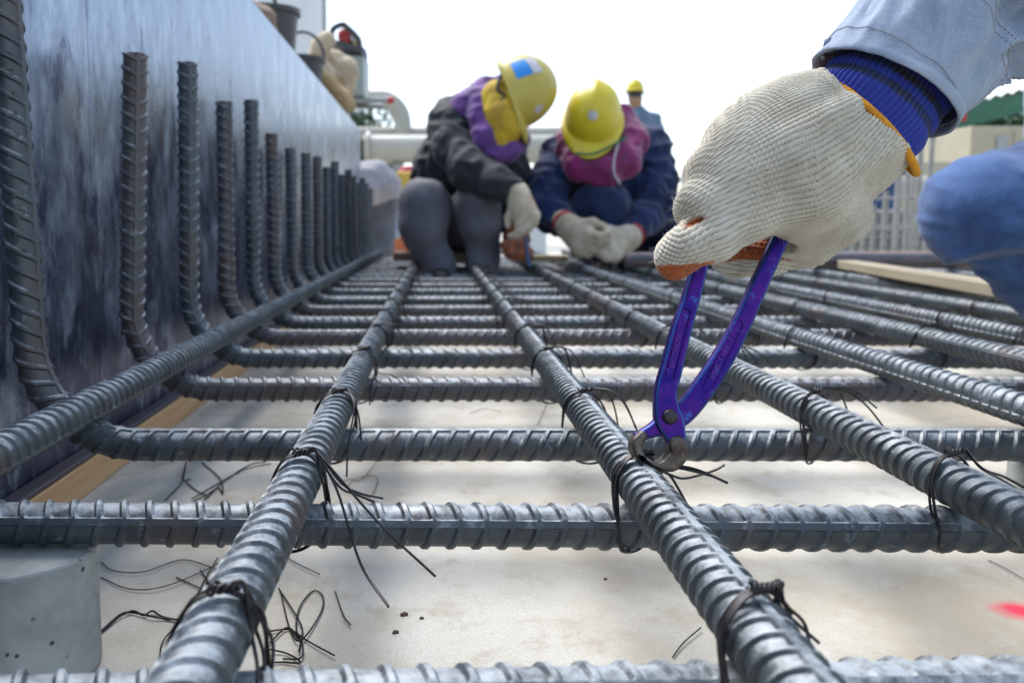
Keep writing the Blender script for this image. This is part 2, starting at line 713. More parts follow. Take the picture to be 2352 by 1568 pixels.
# ------------------------------------------------------------------ ground and sky-side setting
gm = MB()
gm.add([(-400, -60, 0), (400, -60, 0), (400, 600, 0), (-400, 600, 0)], [(0, 1, 2, 3)])
tag(gm.build('ground', M['slab'], smooth=False), 'pale concrete slab under the bars', kind='structure')

ORD = ['first', 'second', 'third', 'fourth', 'fifth', 'sixth', 'seventh', 'eighth', 'ninth', 'tenth', 'eleventh', 'twelfth',
       'thirteenth', 'fourteenth', 'fifteenth', 'sixteenth', 'seventeenth', 'eighteenth', 'nineteenth', 'twentieth', 'twenty-first', 'twenty-second']

# ------------------------------------------------------------------ ribbed bars
PITCH_R = 0.0155
R_CORE, R_LONG, R_RIB = 0.0122, 0.0136, 0.0140


def rebar_mesh(name, path, length, n=26, roll=0.0, slant=0.8, para=False, seed=0, pitch=PITCH_R):
    """path(s)-> pos, normal, binormal arrays; ribs run slantwise between two lengthwise ribs"""
    npit = int(length / pitch)
    half = n // 2 - 4
    dg = [-13, -8.5, 8.5, 13]
    mid = list(np.linspace(13, 167, half + 2)[1:-1])
    th = np.array([-13, -8.5, 8.5, 13] + mid + [167, 171.5, 188.5, 193] + [360 - x for x in mid[::-1]])
    th = np.radians(th)
    th = np.where(th > math.pi, th - 2 * math.pi, th)
    n = len(th)
    islong = (np.abs(th) < R(9)) | (np.abs(np.abs(th) - math.pi) < R(9))
    frac = np.array([0.46, 0.57, 0.73, 0.85])
    up = np.array([0, 1, 1, 0])
    S = (np.arange(npit)[:, None] + frac[None, :]).reshape(-1) * pitch
    H = np.tile(up, npit)
    S = np.concatenate([[0.0], S, [length]])
    H = np.concatenate([[0], H, [0]])
    if para:
        sh = slant * pitch * np.where(th >= 0, th / math.pi, (th + math.pi) / math.pi)
    else:
        sh = slant * pitch * np.abs(th) / math.pi
    r_ = np.random.default_rng(seed)
    Sg = S[:, None] + sh[None, :] * ((S > 0) & (S < length))[:, None]
    Sg = np.clip(Sg, 0, length)
    taper = np.clip(np.minimum(np.abs(th), math.pi - np.abs(th)) / R(13), 0, 1)
    hr = (R_RIB - R_CORE) * (0.8 + 0.2 * np.sin(np.abs(th)))
    rad = R_CORE + H[:, None] * hr[None, :]
    rad = np.where(islong[None, :], np.maximum(rad, R_LONG), rad)
    rad = rad * (1 + 0.006 * r_.standard_normal(rad.shape))
    p, nn, bb = path(Sg)
    ang = th + roll
    v = p + rad[..., None] * (np.cos(ang)[None, :, None] * nn + np.sin(ang)[None, :, None] * bb)
    m_ = len(S)
    i, j = np.meshgrid(np.arange(m_ - 1), np.arange(n), indexing='ij')
    k = (j + 1) % n
    q = np.stack([i * n + j, i * n + k, (i + 1) * n + k, (i + 1) * n + j], -1).reshape(-1, 4)
    v = v.reshape(-1, 3)
    # end discs as fans of quads
    c0, c1 = len(v), len(v) + 1
    ends = np.stack([p[0].mean(0), p[-1].mean(0)])
    v = np.concatenate([v, ends])
    base = (m_ - 1) * n
    e = []
    for jj in range(0, n, 2):
        a, b, c = jj, (jj + 1) % n, (jj + 2) % n
        e.append((c0, c, b, a))
        e.append((c1, base + a, base + b, base + c))
    q = np.concatenate([q, np.array(e)])
    me = mesh_from(name, v, q, True, 33)
    return me


def straight_path(S):
    p = np.stack([0 * S, S, 0 * S], -1)
    nn = np.zeros(p.shape) + np.array((0, 0, 1.0))
    bb = np.zeros(p.shape) + np.array((1.0, 0, 0))
    return p, nn, bb


BR = 0.0875


def bent_path(xr, xv, top, lean=0.0):
    """from the right end along -x, round a quarter bend, then up to height top above the axis"""
    l1 = xr - (xv + BR)
    arc = BR * math.pi / 2

    def f(S):
        a = np.clip((S - l1) / BR, 0, math.pi / 2)
        up = np.clip(S - l1 - arc, 0, None)
        x = np.where(S < l1, xr - S, xv + BR - BR * np.sin(a)) - up * math.sin(lean)
        z = np.where(S < l1, 0, BR - BR * np.cos(a)) + up * math.cos(lean)
        p = np.stack([x, 0 * S, z], -1)
        nn = np.stack([np.sin(a), 0 * S, np.cos(a)], -1)   # inner side / top
        bb = np.zeros(p.shape) + np.array((0, -1.0, 0))
        return p, nn, bb
    return f, l1 + arc + (top - BR) / math.cos(lean)


TZ = 0.090
LZ = TZ + 0.0275
XV = -0.335
X_RIGHT = 2.35
# distance, upturn top (world), roll of the lengthwise rib from the top (deg, + towards viewer), slant, lean, browned
TB = [(0.297, 0.44, 38, 0.8, 0.0, 0), (0.480, 0.46, 66, 0.9, 0.0, 0), (0.660, 0.62, 8, 1.3, 1.8, 0), (0.884, 0.452, 55, 1.1, -2.6, 1),
      (1.088, 0.482, 60, 1.2, -1.2, 0), (1.284, 0.46, 20, 1.2, -0.6, 1), (1.469, 0.49, 75, 1.1, -0.5, 0), (1.665, 0.452, 40, 1.2, 0.3, 1),
      (1.877, 0.442, 65, 1.1, 0.6, 0), (2.085, 0.448, 30, 1.2, 0, 0)]
d = 2.085
hts = [0.456, 0.44, 0.47, 0.45, 0.462, 0.43, 0.455, 0.445, 0.46, 0.45]
for i in range(10):
    d += 0.2 + random.uniform(-0.012, 0.012)
    TB.append((d, hts[i], random.choice([20, 45, 60, 75]), 1.15, 0, int(i % 3 == 0)))
far_meshes = []
cross = []
for i, (D, top, roll, sl, lean, br) in enumerate(TB):
    if i < 10 or len(far_meshes) < 3:
        f, L = bent_path(X_RIGHT, XV if i > 1 else -0.357, top - TZ, R(lean))
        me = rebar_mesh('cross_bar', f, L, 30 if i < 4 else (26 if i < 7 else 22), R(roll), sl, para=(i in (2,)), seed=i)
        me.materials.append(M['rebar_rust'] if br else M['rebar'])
        if i >= 10:
            far_meshes.append(me)
    else:
        me = far_meshes[i % 3]
    o = link('rebar', me, None, None, (0, D, TZ))
    if i == 0:
        o.rotation_euler.z = R(1.6)
    elif i == 1:
        o.rotation_euler.z = R(-1.0)
    elif i > 2:
        o.rotation_euler.z = R(random.uniform(-0.25, 0.25))
    extra = {0: 'nearest cross bar at the bottom edge of the photo', 1: 'cross bar resting on the grey concrete spacer',
             2: 'cross bar bent up into the upright stamped with letters'}.get(i, '%s ribbed cross bar from the front, bent up at the wall' % ORD[i])
    tag(o, extra, 'steel bar', 'ribbed steel bars lying across')
    cross.append(o)

# letters cast into the upright of the third cross bar
LET = [('D', 184), ('B', 233), ('2', 277), ('5', 323), ('S', 459), ('D', 502), ('4', 546), ('0', 588)]


def text_mesh(s, size, ext, name):
    c = bpy.data.curves.new(name, 'FONT')
    c.body = s
    c.size = size
    c.extrude = ext
    c.bevel_depth = size * 0.012
    c.resolution_u = 2
    c.align_x = 'CENTER'
    c.align_y = 'CENTER'
    t = bpy.data.objects.new(name, c)
    COL.objects.link(t)
    dg = bpy.context.evaluated_depsgraph_get()
    me = bpy.data.meshes.new_from_object(t.evaluated_get(dg))
    bpy.data.objects.remove(t)
    bpy.data.curves.remove(c)
    me.name = name
    return me


for ch, yy in LET:
    q = P(1005 - 0.33 * FPX / 0.66, yy, 0.66)
    zz = q[2] - TZ
    up = zz - BR
    xx = XV - max(up, 0) * math.tan(R(1.8))
    a = R(22)             # round the bar towards +x from facing the camera
    o = link('letter', text_mesh(ch, 0.012, 0.0005, 'letter_%s' % ch), M['wire_grey'], cross[2])
    rr = R_CORE + 0.0003
    o.location = (xx + rr * math.sin(a), -rr * math.cos(a), zz + 0.004)
    o.rotation_euler = (R(90), R(90) , a)
    o.rotation_mode = 'XYZ'
    o.rotation_euler = (Matrix.Rotation(a, 3, 'Z') @ Matrix.Rotation(R(90), 3, 'X') @ Matrix.Rotation(R(-90), 3, 'Z')).to_euler()

# lengthwise bars: x, z, skew (deg), roll, slant
LB = [(-0.281, 0.1265, 0.0, 125, 0.9), (-0.0845, LZ, 0.0, -62, 1.5), (0.1215, LZ, 0.0, 8, 1.2), (0.306, LZ, 0.5, 12, 1.1),
      (0.492, LZ, 0.0, 70, 1.0), (0.665, LZ, 0.0, 110, 1.1), (0.80, LZ, 0.3, 40, 1.0), (0.985, LZ, 0, 80, 1.1), (1.16, LZ, 0, 20, 1.1),
      (1.27, LZ, 0, 100, 1.0), (1.55, LZ, 0, 60, 1.0), (1.78, LZ, 0, 60, 1.0), (2.0, LZ, 0, 30, 1.0)]
L_LEN = 4.25
shared = []
longb = []
for i, (x, z, sk, roll, sl) in enumerate(LB):
    if i < 6:
        me = rebar_mesh('lengthwise_bar', straight_path, L_LEN, 34 if i < 5 else 26, R(roll), sl, para=(i in (0, 4)), seed=40 + i, pitch=[.0122, .0140, .0112, .0118, .0128, .0125][i])
        me.materials.append(M['rebar'])
        if i >= 4:
            shared.append(me)
    else:
        me = shared[i % 2]
    o = link('rebar', me, None, None, (x, 0.03, z))
    o.rotation_euler.z = R(-sk)
    lab = {0: 'ribbed bar lying lengthwise in the corner along the steel wall',
           1: 'lengthwise bar running from the bottom left corner to the crouching worker',
           2: 'lengthwise bar whose wire knot the purple pliers are gripping'}.get(i, '%s lengthwise bar counted from the steel wall' % ORD[i])
    tag(o, lab, 'steel bar', 'ribbed steel bars lying lengthwise')
    longb.append(o)

# ------------------------------------------------------------------ tie wires
WR = 0.00078


def tie_strand(dx, sgn, rs, lift=0.0, tail=None):
    """one wire: from the knot on top of the long bar, down one side, under the cross bar, up the other side"""
    r = 0.0152
    j = lambda s=0.0012: rs.uniform(-s, s)
    zL = LZ - TZ       # local origin: cross bar axis at crossing
    pts = [(0.002 * sgn + j(), dx * 0.3, zL + r + 0.0025 + lift + j(0.0008)),
           (-0.008 * sgn, dx * 0.6 - 0.003, zL + r * 0.93 + lift * 0.6),
           (-0.0148 * sgn + j(), dx - 0.006, zL + 0.004),
           (-0.0158 * sgn + j(), dx - 0.012, zL - 0.010),
           (-0.0155 * sgn + j(), dx - 0.0162, 0.003 + j()),
           (-0.012 * sgn + j(), dx * 0.5 - 0.0125, -0.0100),
           (0.0 + j(), 0.0, -0.0156),
           (0.012 * sgn + j(), 0.0125, -0.0100),
           (0.0155 * sgn + j(), 0.0165, 0.004 + j()),
           (0.0160 * sgn + j(), 0.013, zL - 0.008),
           (0.0150 * sgn + j(), 0.007 + dx * 0.4, zL + 0.005),
           (0.008 * sgn, 0.003 + dx * 0.3, zL + r * 0.93 + lift * 0.6),
           (0.001 + j(), dx * 0.3, zL + r + 0.0025 + lift)]
    return pts


def make_tie(name, n_str, sgn, seed, tails, knot=True, seg=6, parts=5, wr=WR, knot_dir=(1, 0.3, 0.15), mat_=None):
    rs = random.Random(seed)
    mb = MB()
    for k in range(n_str):
        dx = (k - (n_str - 1) / 2) * 0.0021 + rs.uniform(-0.0006, 0.0006)
        mb.tube(catmull(tie_strand(dx, sgn, rs, 0.0004 * k), parts), wr, seg)
    top = np.array((0.001 * sgn, 0, LZ - TZ + 0.0152 + 0.003))
    kd = np.array(knot_dir, float)
    kd /= np.linalg.norm(kd)
    kx = np.cross(kd, (0, 0, 1.0))
    kx /= np.linalg.norm(kx)
    ky = np.cross(kx, kd)
    if knot:
        tw_ = 1.05 + .4 * rs.random()
        for k in range(n_str):
            pts = []
            for t in np.linspace(0, 1, 22):
                a = 2 * math.pi * ((1.0 + .25 * rs.random()) * t + k / n_str) if t == 0 else a + 2 * math.pi * tw_ / 21
                rr = (0.0019 + 0.0008 * math.sin(5 * t + k)) * (1 - 0.3 * t)
                pts.append(top + kd * (0.012 * t - 0.004) + rr * (math.cos(a) * kx + math.sin(a) * ky))
            mb.tube(pts, wr, seg)
    end = top + kd * 0.009
    for tl in tails:
        pts = [top + kd * 0.004, end]
        pts += [np.array(q, float) for q in tl]
        pts = [q + np.array([rs.uniform(-0.0007, 0.0007) for _ in range(3)]) for q in pts]
        mb.tube(catmull(pts, 6), wr, seg)
    return mb.mesh(name, True, 60)


def tail(rs, dirx, diry, length, droop, start=(0.014, 0.003, 0.045)):
    s = np.array(start)
    out = []
    for t in (0.3, 0.65, 1.0):
        out.append(s + np.array((dirx * length * t, diry * length * t, -droop * t * t + 0.004 * math.sin(3 * t))))
    return out


def tie_label(li, ti):
    return 'tie wire on %s lengthwise bar from the wall at %s cross bar' % (ORD[li], ORD[ti])


def loc_tails(x, D, lst):
    """tail points given as frame px + distance, into local coordinates of the tie"""
    out = []
    for tl in lst:
        out.append([P(*q) - np.array((x, D, TZ)) for q in tl])
    return out


ties = {}
S2 = {}
x2 = LB[1][0]
x3 = LB[2][0]
x4 = LB[3][0]
# (long bar, cross bar): (strands, side, tails in frame px)
S2[1, 1] = (3, 1, [[(775, 1120, .47), (830, 1290, .455), (890, 1396, .43)],
                   [(770, 1085, .47), (880, 1210, .455), (1000, 1325, .44)],
                   [(775, 1115, .48), (815, 1135, .48), (862, 1150, .475)],
                   [(778, 1105, .48), (820, 1128, .485), (878, 1141, .485)],
                   [(742, 1110, .475), (750, 1150, .48), (755, 1178, .48)]])
S2[1, 0] = (3, 1, [[(585, 1430, .31), (605, 1500, .30), (600, 1600, .29)],
                   [(600, 1420, .31), (625, 1480, .31), (618, 1600, .30)],
                   [(575, 1450, .30), (590, 1530, .29), (590, 1620, .28)]])
S2[1, 2] = (3, 1, [[(815, 930, .64), (800, 1020, .62), (795, 1092, .60)],
                   [(818, 925, .645), (812, 975, .64), (800, 1010, .63)],
                   [(820, 940, .64), (828, 985, .65), (830, 1040, .65)]])
S2[1, 3] = (3, 1, [[(862, 850, .87), (852, 890, .86), (850, 930, .85)], [(866, 850, .87), (900, 862, .86), (925, 880, .86)]])
S2[2, 1] = (4, 1, [])
S2[2, 0] = (4, 1, [[(1800, 1390, .30), (1850, 1435, .30), (1868, 1530, .29)],
                   [(1790, 1385, .30), (1835, 1430, .30), (1878, 1472, .30)],
                   [(1780, 1395, .30), (1800, 1450, .30), (1830, 1540, .295)]])
S2[3, 1] = (3, 1, [[(2250, 1075, .48), (2300, 1100, .49), (2330, 1120, .50)],
                   [(2255, 1075, .48), (2310, 1098, .495), (2370, 1130, .50)]])
for (li, ti), (ns, sg, tl) in S2.items():
    x, D = LB[li][0] + 0.0, TB[ti][0]
    if li == 3:
        x += math.tan(R(0.5)) * D
    me = make_tie('tie_wire', ns, sg, li * 31 + ti, loc_tails(x, D, tl), knot_dir=(1, 0.2, 0.1) if (li, ti) != (2, 1) else (1, -0.1, 0.02))
    o = link('tie_wire', me, M['wire'], None, (x, D, TZ))
    tag(o, tie_label(li, ti), 'tie wire', 'black wire ties at the crossings')
    ties[li, ti] = o
# long loose ends on the knot held by the pliers
o = ties[2, 1]
D = TB[1][0]
mb = MB()
for tl in ([(1490, 1072, .468), (1540, 1068, .468), (1600, 1078, .468), (1672, 1109, .462)], [(1495, 1075, .47), (1560, 1075, .468), (1640, 1094, .465)],
           [(1500, 1072, .472), (1540, 1090, .478), (1575, 1098, .48), (1640, 1080, .482), (1664, 1067, .484)],
           [(1500, 1075, .475), (1535, 1088, .476), (1560, 1125, .474), (1582, 1166, .468)]):
    mb.tube(catmull([P(*q) - np.array((x3, D, TZ)) for q in tl], 6), WR, 6)
mb.build('loose_end', M['wire'], o, sharp=60)

rs = random.Random(3)
protos = []
for k in range(5):
    tls = [tail(rs, rs.uniform(0.2, 1), rs.uniform(-0.6, 0.4), rs.uniform(0.02, 0.06), rs.uniform(0.01, 0.05)) for _ in range(3)]
    protos.append(make_tie('tie_wire', 3, 1 if k % 2 else -1, 100 + k, tls, seg=5, parts=4))
    protos[-1].materials.append(M['wire'])
for li in range(0, 10):
    for ti in range(0, 15):
        if (li, ti) in ties or li == 0:
            continue
        if li > 3 and rs.random() < 0.3:
            continue
        if ti == 0 and li > 3:
            continue
        x, D = LB[li][0], TB[ti][0]
        if LB[li][2]:
            x += math.tan(R(LB[li][2])) * D
        o = link('tie_wire', rs.choice(protos), None, None, (x, D, TZ), (0, 0, R(rs.uniform(-6, 6))))
        tag(o, tie_label(li, ti), 'tie wire', 'black wire ties at the crossings')

# ------------------------------------------------------------------ steel form wall
XW = -0.373
WALL_TOP = 0.718
wall = empty('steel_form_wall', (XW, 0, 0))
tag(wall, 'tall bluish steel formwork wall behind the upturned bars', 'formwork wall')
seams = [-0.6, -0.165, 0.885, 1.94, 2.98, 3.97]
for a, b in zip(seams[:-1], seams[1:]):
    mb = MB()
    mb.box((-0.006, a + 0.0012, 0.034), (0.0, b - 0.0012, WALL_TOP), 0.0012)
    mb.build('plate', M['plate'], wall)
    mb = MB()
    for yy in np.arange(a + 0.12, b - 0.05, 0.3):
        mb.box((-0.066, yy, 0.03), (-0.0062, yy + 0.008, WALL_TOP - 0.004))
    mb.build('stiffener', M['angle'], wall)
mb = MB()
mb.box((0.0006, -0.6, 0.0335), (0.0185, 3.97, 0.0385), 0.001)
mb.build('toe_angle', M['angle'], wall)
for a, b in ((-0.6, 0.56), (0.5615, 2.0), (2.0015, 3.97)):
    mb = MB()
    mb.box((-0.05, a, 0.0005), (0.0195, b, 0.033), 0.0006)
    mb.build('base_board', M['ply'], wall)

# ------------------------------------------------------------------ concrete spacers


def spacer(x, y, r, h, label, seed):
    rs_ = np.random.default_rng(seed)
    n = 64
    prof = [(r * 0.985, 0.0005), (r, 0.003), (r, h * 0.3), (r, h * 0.6), (r, h - 0.006), (r * 0.998, h - 0.0016), (r * 0.975, h - 0.0002), (r * 0.9, h), (r * 0.5, h + 0.0003)]
    mb = MB()
    mb.lathe(prof, 160)
    v = np.array(mb.v)
    v[:, :2] *= (1 + 0.006 * vnoise(v, 60, seed))[:, None]
    e = v[:, 2] > h - 0.003
    rim_ = np.hypot(v[e, 0], v[e, 1]) > r * .93
    v[e, 2] -= 0.0022 * np.clip(vnoise(v[e], 110, seed + 1) + .25 * vnoise(v[e], 400, 4), 0, 1) * rim_
    mb.v = [tuple(q) for q in v]
    o = mb.build('concrete_spacer', M['spacer'], None, sharp=30, loc=(x, y, 0))
    tag(o, label, 'spacer', 'concrete spacers under the bars')


SH = TZ - R_RIB - 0.0005
spacer(-0.2495, 0.478, 0.0395, SH, 'grey concrete cylinder spacer at the lower left corner', 1)
spacer(0.522, 0.665, 0.036, SH, 'concrete spacer cut off by the right edge of the photo', 2)

# ------------------------------------------------------------------ wire scraps and crumbs on the slab


def scrap(pts, label, r=0.0006, m='wire', twist=None):
    mb = MB()
    for k, tl in enumerate(pts):
        q = [PZ(x, y, 0.0012 + 0.002 * ((i * 7 + k * 3) % 5) / 5) for i, (x, y) in enumerate(tl)]
        mb.tube(catmull(q, 7), r, 6)
    me = mb.mesh('wire_scrap', True, 60)
    c = np.array(mb.v).mean(0)
    c[2] = 0
    me.transform(Matrix.Translation(-Vector(c)))
    o = link('wire_scrap', me, M[m], None, tuple(c))
    tag(o, label, 'wire scrap', 'wire offcuts lying on the slab')


scrap([[(232, 1290), (262, 1310), (330, 1312), (415, 1285), (480, 1300), (512, 1316)]], 'pale wavy wire offcut lying beside the concrete spacer', 0.0005, 'wire_grey')
scrap([[(232, 1325), (300, 1352), (390, 1342), (520, 1285), (560, 1262), (600, 1255)]], 'long thin curved wire offcut running below the wavy one', 0.0005, 'wire_grey')
scrap([[(232, 1452), (275, 1415), (305, 1402), (330, 1412), (350, 1402), (372, 1415), (410, 1422), (445, 1420)],
       [(232, 1448), (280, 1408), (318, 1408), (346, 1414), (380, 1420), (440, 1425)]], 'short twisted wire right of the spacer base', 0.0007)
scrap([[(366, 1530), (375, 1470), (430, 1410), (470, 1330), (500, 1280)]], 'slender wire rising behind the nearest lengthwise bar', 0.0005)
scrap([[(405, 1325), (470, 1355), (500, 1370)], [(460, 1308), (480, 1335), (510, 1365)]], 'two short straight wire ends left of the near bar', 0.0006)
scrap([[(645, 1360), (665, 1440), (690, 1470), (735, 1410), (742, 1370), (720, 1356), (690, 1390), (680, 1440), (695, 1480), (690, 1510), (650, 1512)],
       [(610, 1450), (665, 1445), (705, 1470), (768, 1504)], [(620, 1475), (660, 1440), (690, 1470)], [(620, 1490), (660, 1500), (690, 1520), (650, 1520), (610, 1520)],
       [(640, 1350), (690, 1430), (692, 1465), (686, 1495)]], 'tangled wire loop on the slab beneath the near left bar', 0.0006)
scrap([[(770, 1357), (788, 1410), (805, 1434)]], 'single bent grey wire piece right of the tangled loop', 0.0006, 'wire_grey')
scrap([[(380, 1148), (418, 1105), (428, 1060)], [(424, 1103), (450, 1125), (480, 1140)], [(428, 1060), (420, 1100), (438, 1100)]], 'hooked wire offcut between the second and third cross bars', 0.0007)
scrap([[(465, 1062), (505, 1098), (512, 1130), (500, 1120), (470, 1138), (445, 1150)], [(440, 1145), (500, 1110), (560, 1078), (622, 1064)],
       [(470, 1146), (520, 1100), (575, 1066), (610, 1060)]], 'crossed wire offcuts left of the near lengthwise bar', 0.0007)
scrap([[(830, 1140), (800, 1120), (815, 1100), (850, 1092), (868, 1100), (850, 1140), (820, 1128)], [(770, 1115), (800, 1100), (830, 1100), (865, 1060)]],
      'faint curled wire beside the long loose tie ends', 0.0004, 'wire_grey')
scrap([[(640, 1265), (680, 1292), (735, 1318)]], 'short thin wire right of the near left bar', 0.0005, 'wire_grey')
scrap([[(1545, 1508), (1570, 1475), (1610, 1440)]], 'thin grey wire leaning left of the near knot', 0.0005, 'wire_grey')
scrap([[(1235, 975), (1248, 945), (1256, 920)]], 'tiny upright wire sliver beyond the third cross bar', 0.0004, 'wire_grey')
scrap([[(2270, 1285), (2320, 1310), (2400, 1360)]], 'hair thin wire near the red paint mark', 0.0004, 'wire_grey')
scrap([[(1080, 948), (1115, 938), (1150, 945)]], 'faint thin wire lying between the middle bars', 0.0004, 'wire_grey')

crumb_mat = mat('soil_crumb', (0.16, 0.11, 0.08), (0.08, 0.055, 0.04), 200, 0.95)
for k, (x, y, s, lab) in enumerate([(927, 1412, 0.0019, 'larger brown soil crumb right of the tangled wire'), (908, 1453, 0.0016, 'small dark crumb below the larger brown one'),
                                    (968, 1420, 0.0012, 'tiny brown crumb beside the larger soil crumb'), (1590, 1330, 0.0015, 'dark crumb under the pliers bar'),
                                    (1390, 1330, 0.0011, 'pinhead crumb in the middle of the open slab')]):
    q = PZ(x, y, 0.0)
    V, Q = sdf_mesh('crumb', [{'p': [(0, 0, s * 0.5, s * 0.8), (s * 0.9, s * 0.2, s * 0.4, s * 0.6)]}, {'p': [(-s * .6, -s * .4, s * .3, s * .6)]}], s * 0.22, s * 0.5, s * 0.25, 0.6 / s, k)
    o = link('soil_crumb', mesh_from('soil_crumb', V, Q, False), crumb_mat, None, tuple(q))
    tag(o, lab, 'crumb', 'crumbs on the slab')
# ------------------------------------------------------------------ pliers
def cpx(u, v, D):       # a spot on the pliers photographed close up -> frame px
    return (1307.8 + u * 0.439, 481.8 + v * 0.439, D)


PL_D0 = 0.481


def pl_D(v):            # the tool leans away from the camera towards the hand
    return PL_D0 + (1085 - v) * 0.0000275


def pl_chain(rows, dD=0.0):
    out = []
    for u, v, wd in catmull([np.array(q, float) for q in rows], 6):
        D = pl_D(v) + dD
        p = P(*cpx(u, v, D))
        out.append(tuple(p) + (wd * 0.439 * D / FPX / 2,))
    return out


a3 = P(*cpx(510, 1085, pl_D(1085)))
b3 = P(*cpx(510, 200, pl_D(200)))
pl_up = (b3 - a3) / np.linalg.norm(b3 - a3)
pl_n = np.cross(pl_up, (1.0, 0, 0))
pl_n = pl_n - pl_up * pl_n.dot(pl_up)
pl_n /= np.linalg.norm(pl_n)
if pl_n[1] > 0:
    pl_n = -pl_n            # towards the camera


def flat_sdf(G, rows, thick, center_off, pw=3.0, kk=0.003):
    """round chain seen in the tool's plane with a flat, rounded thickness"""
    d2 = None
    for i in range(len(rows) - 1):
        a, b = np.array(rows[i][:3]), np.array(rows[i + 1][:3])
        a = a - pl_n * (a - a3).dot(pl_n)
        b = b - pl_n * (b - a3).dot(pl_n)
        q = G - pl_n * ((G - a3) @ pl_n)[..., None]
        d = cone_d(q, a, rows[i][3], b, rows[i + 1][3])
        d2 = d if d2 is None else np.minimum(d2, d)
    wv = (G - a3) @ pl_n - center_off
    dz = np.abs(wv) - thick
    rr = 0.0024
    x = np.maximum(d2 + rr, 0)
    y = np.maximum(dz + rr, 0)
    return np.sqrt(x * x + y * y) + np.minimum(np.maximum(d2 + rr, dz + rr), 0) - rr


HA = [(690, 150, 80), (672, 300, 84), (628, 470, 92), (575, 640, 104), (530, 820, 112), (497, 950, 116), (500, 1040, 130), (515, 1100, 150),
      (545, 1180, 112), (560, 1245, 92)]
JA = [(552, 1225, 96), (556, 1275, 100), (522, 1322, 88), (470, 1336, 52), (425, 1327, 24), (412, 1318, 12)]
HB = [(1160, 20, 74), (1098, 170, 82), (1000, 380, 90), (905, 590, 100), (808, 770, 112), (705, 930, 120), (610, 1050, 120), (520, 1110, 120), (445, 1150, 80), (395, 1172, 62), (360, 1186, 52)]
JB = [(372, 1180, 52), (346, 1215, 58), (350, 1262, 56), (376, 1306, 42), (396, 1328, 22), (404, 1336, 12)]


def pl_build(rows, thick, off, h=0.0008, extra=None):
    ch = pl_chain(rows)
    G, lo = sdf_grid([{'p': ch}], h, 0.004)
    F = flat_sdf(G, ch, thick, off)
    if extra is not None:
        F = extra(G, F)
    return surface_nets(F, lo, h)


m = bpy.data.materials.new('purple_worn_paint')
nt, bs = nodes_of(m)
v = coords(nt)
n1 = noise(nt, v, 60, 4)
n2 = noise(nt, v, 240, 6, 0.8)
n3 = noise(nt, v, 120, 6, 0.75)
geo = nt.nodes.new('ShaderNodeAttribute')
geo.attribute_name = 'arris'
col = ramp(nt, [(0.38, (0.018, 0.003, 0.185)), (0.62, (0.075, 0.008, 0.20))], n1).outputs[0]
pnt = ramp(nt, [(0.15, 0), (0.8, 1)], geo.outputs['Fac']).outputs[0]
wear = mix(nt, 0.52, pnt, noise(nt, v, 75, 6, 0.8))
col = mix(nt, ramp(nt, [(0.585, 0), (0.65, 0.9)], n3).outputs[0], col, (0.02, 0.13, 0.42))
col = mix(nt, ramp(nt, [(0.55, 0), (0.70, 0.75)], wear).outputs[0], col, (0.03, 0.16, 0.45))
chip = mix(nt, ramp(nt, [(0.615, 0), (0.66, 1)], n2).outputs[0], col, (0.035, 0.02, 0.04))
nt.links.new(chip, bs.inputs['Base Color'])
bs.inputs['Roughness'].default_value = 0.36
bs.inputs['Metallic'].default_value = 0.75
bump(nt, bs, n2, 0.15, 0.0006)
M['purple'] = m
M['purple_rub'] = mat('rubbed_purple_paint', (0.15, 0.03, 0.31), (0.09, 0.012, 0.25), 300, 0.38, 0.6)
M['jaw'] = mat('bare_worn_steel', (0.17, 0.145, 0.125), (0.06, 0.04, 0.03), 130, 0.42, 0.75, 0.3, 500, 0.0005)
M['rivet'] = mat('dark_rivet_steel', (0.07, 0.065, 0.075), (0.035, 0.03, 0.035), 200, 0.4, 0.7, 0.2)

pl = empty('pliers', tuple(a3))
tag(pl, 'worn purple end cutting pliers gripping a wire knot on the bar', 'pliers')


def pl_part(name, V, Q, mt, parent=pl):
    me = mesh_from(name, V - a3, Q)
    me.validate()
    return link(name, me, mt, parent)


def edge_attr(o, V, rows, off):
    """how close a spot lies to the arrises of the forging, where the paint has rubbed thin"""
    ch = pl_chain(rows)
    q = V - pl_n * ((V - a3) @ pl_n)[..., None]
    d = None
    for i in range(len(ch) - 1):
        a, b = np.array(ch[i][:3]), np.array(ch[i + 1][:3])
        a = a - pl_n * (a - a3).dot(pl_n)
        b = b - pl_n * (b - a3).dot(pl_n)
        dd = cone_d(q, a, ch[i][3], b, ch[i + 1][3])
        d = dd if d is None else np.minimum(d, dd)
    wv = np.abs((V - a3) @ pl_n - off)
    e = np.clip(1 - np.abs(d + 0.0009) / 0.0016, 0, 1) * np.clip((wv - 0.0026) / 0.001, 0, 1)
    at = o.data.attributes.new('arris', 'FLOAT', 'POINT')
    at.data.foreach_set('value', e.astype(np.float32))


def recess(rows):
    """long shallow tray on the face of a handle that holds the raised lettering"""
    ch = pl_chain(rows)

    def f(G, F):
        q = G - pl_n * ((G - a3) @ pl_n)[..., None]
        d = None
        for i in range(len(ch) - 1):
            a, b = np.array(ch[i][:3]), np.array(ch[i + 1][:3])
            a = a - pl_n * (a - a3).dot(pl_n)
            b = b - pl_n * (b - a3).dot(pl_n)
            dd = cone_d(q, a, ch[i][3], b, ch[i + 1][3])
            d = dd if d is None else np.minimum(d, dd)
        wv = (G - a3) @ pl_n
        top = np.maximum(d, f.face - wv)
        return np.maximum(F, -top)
    return f


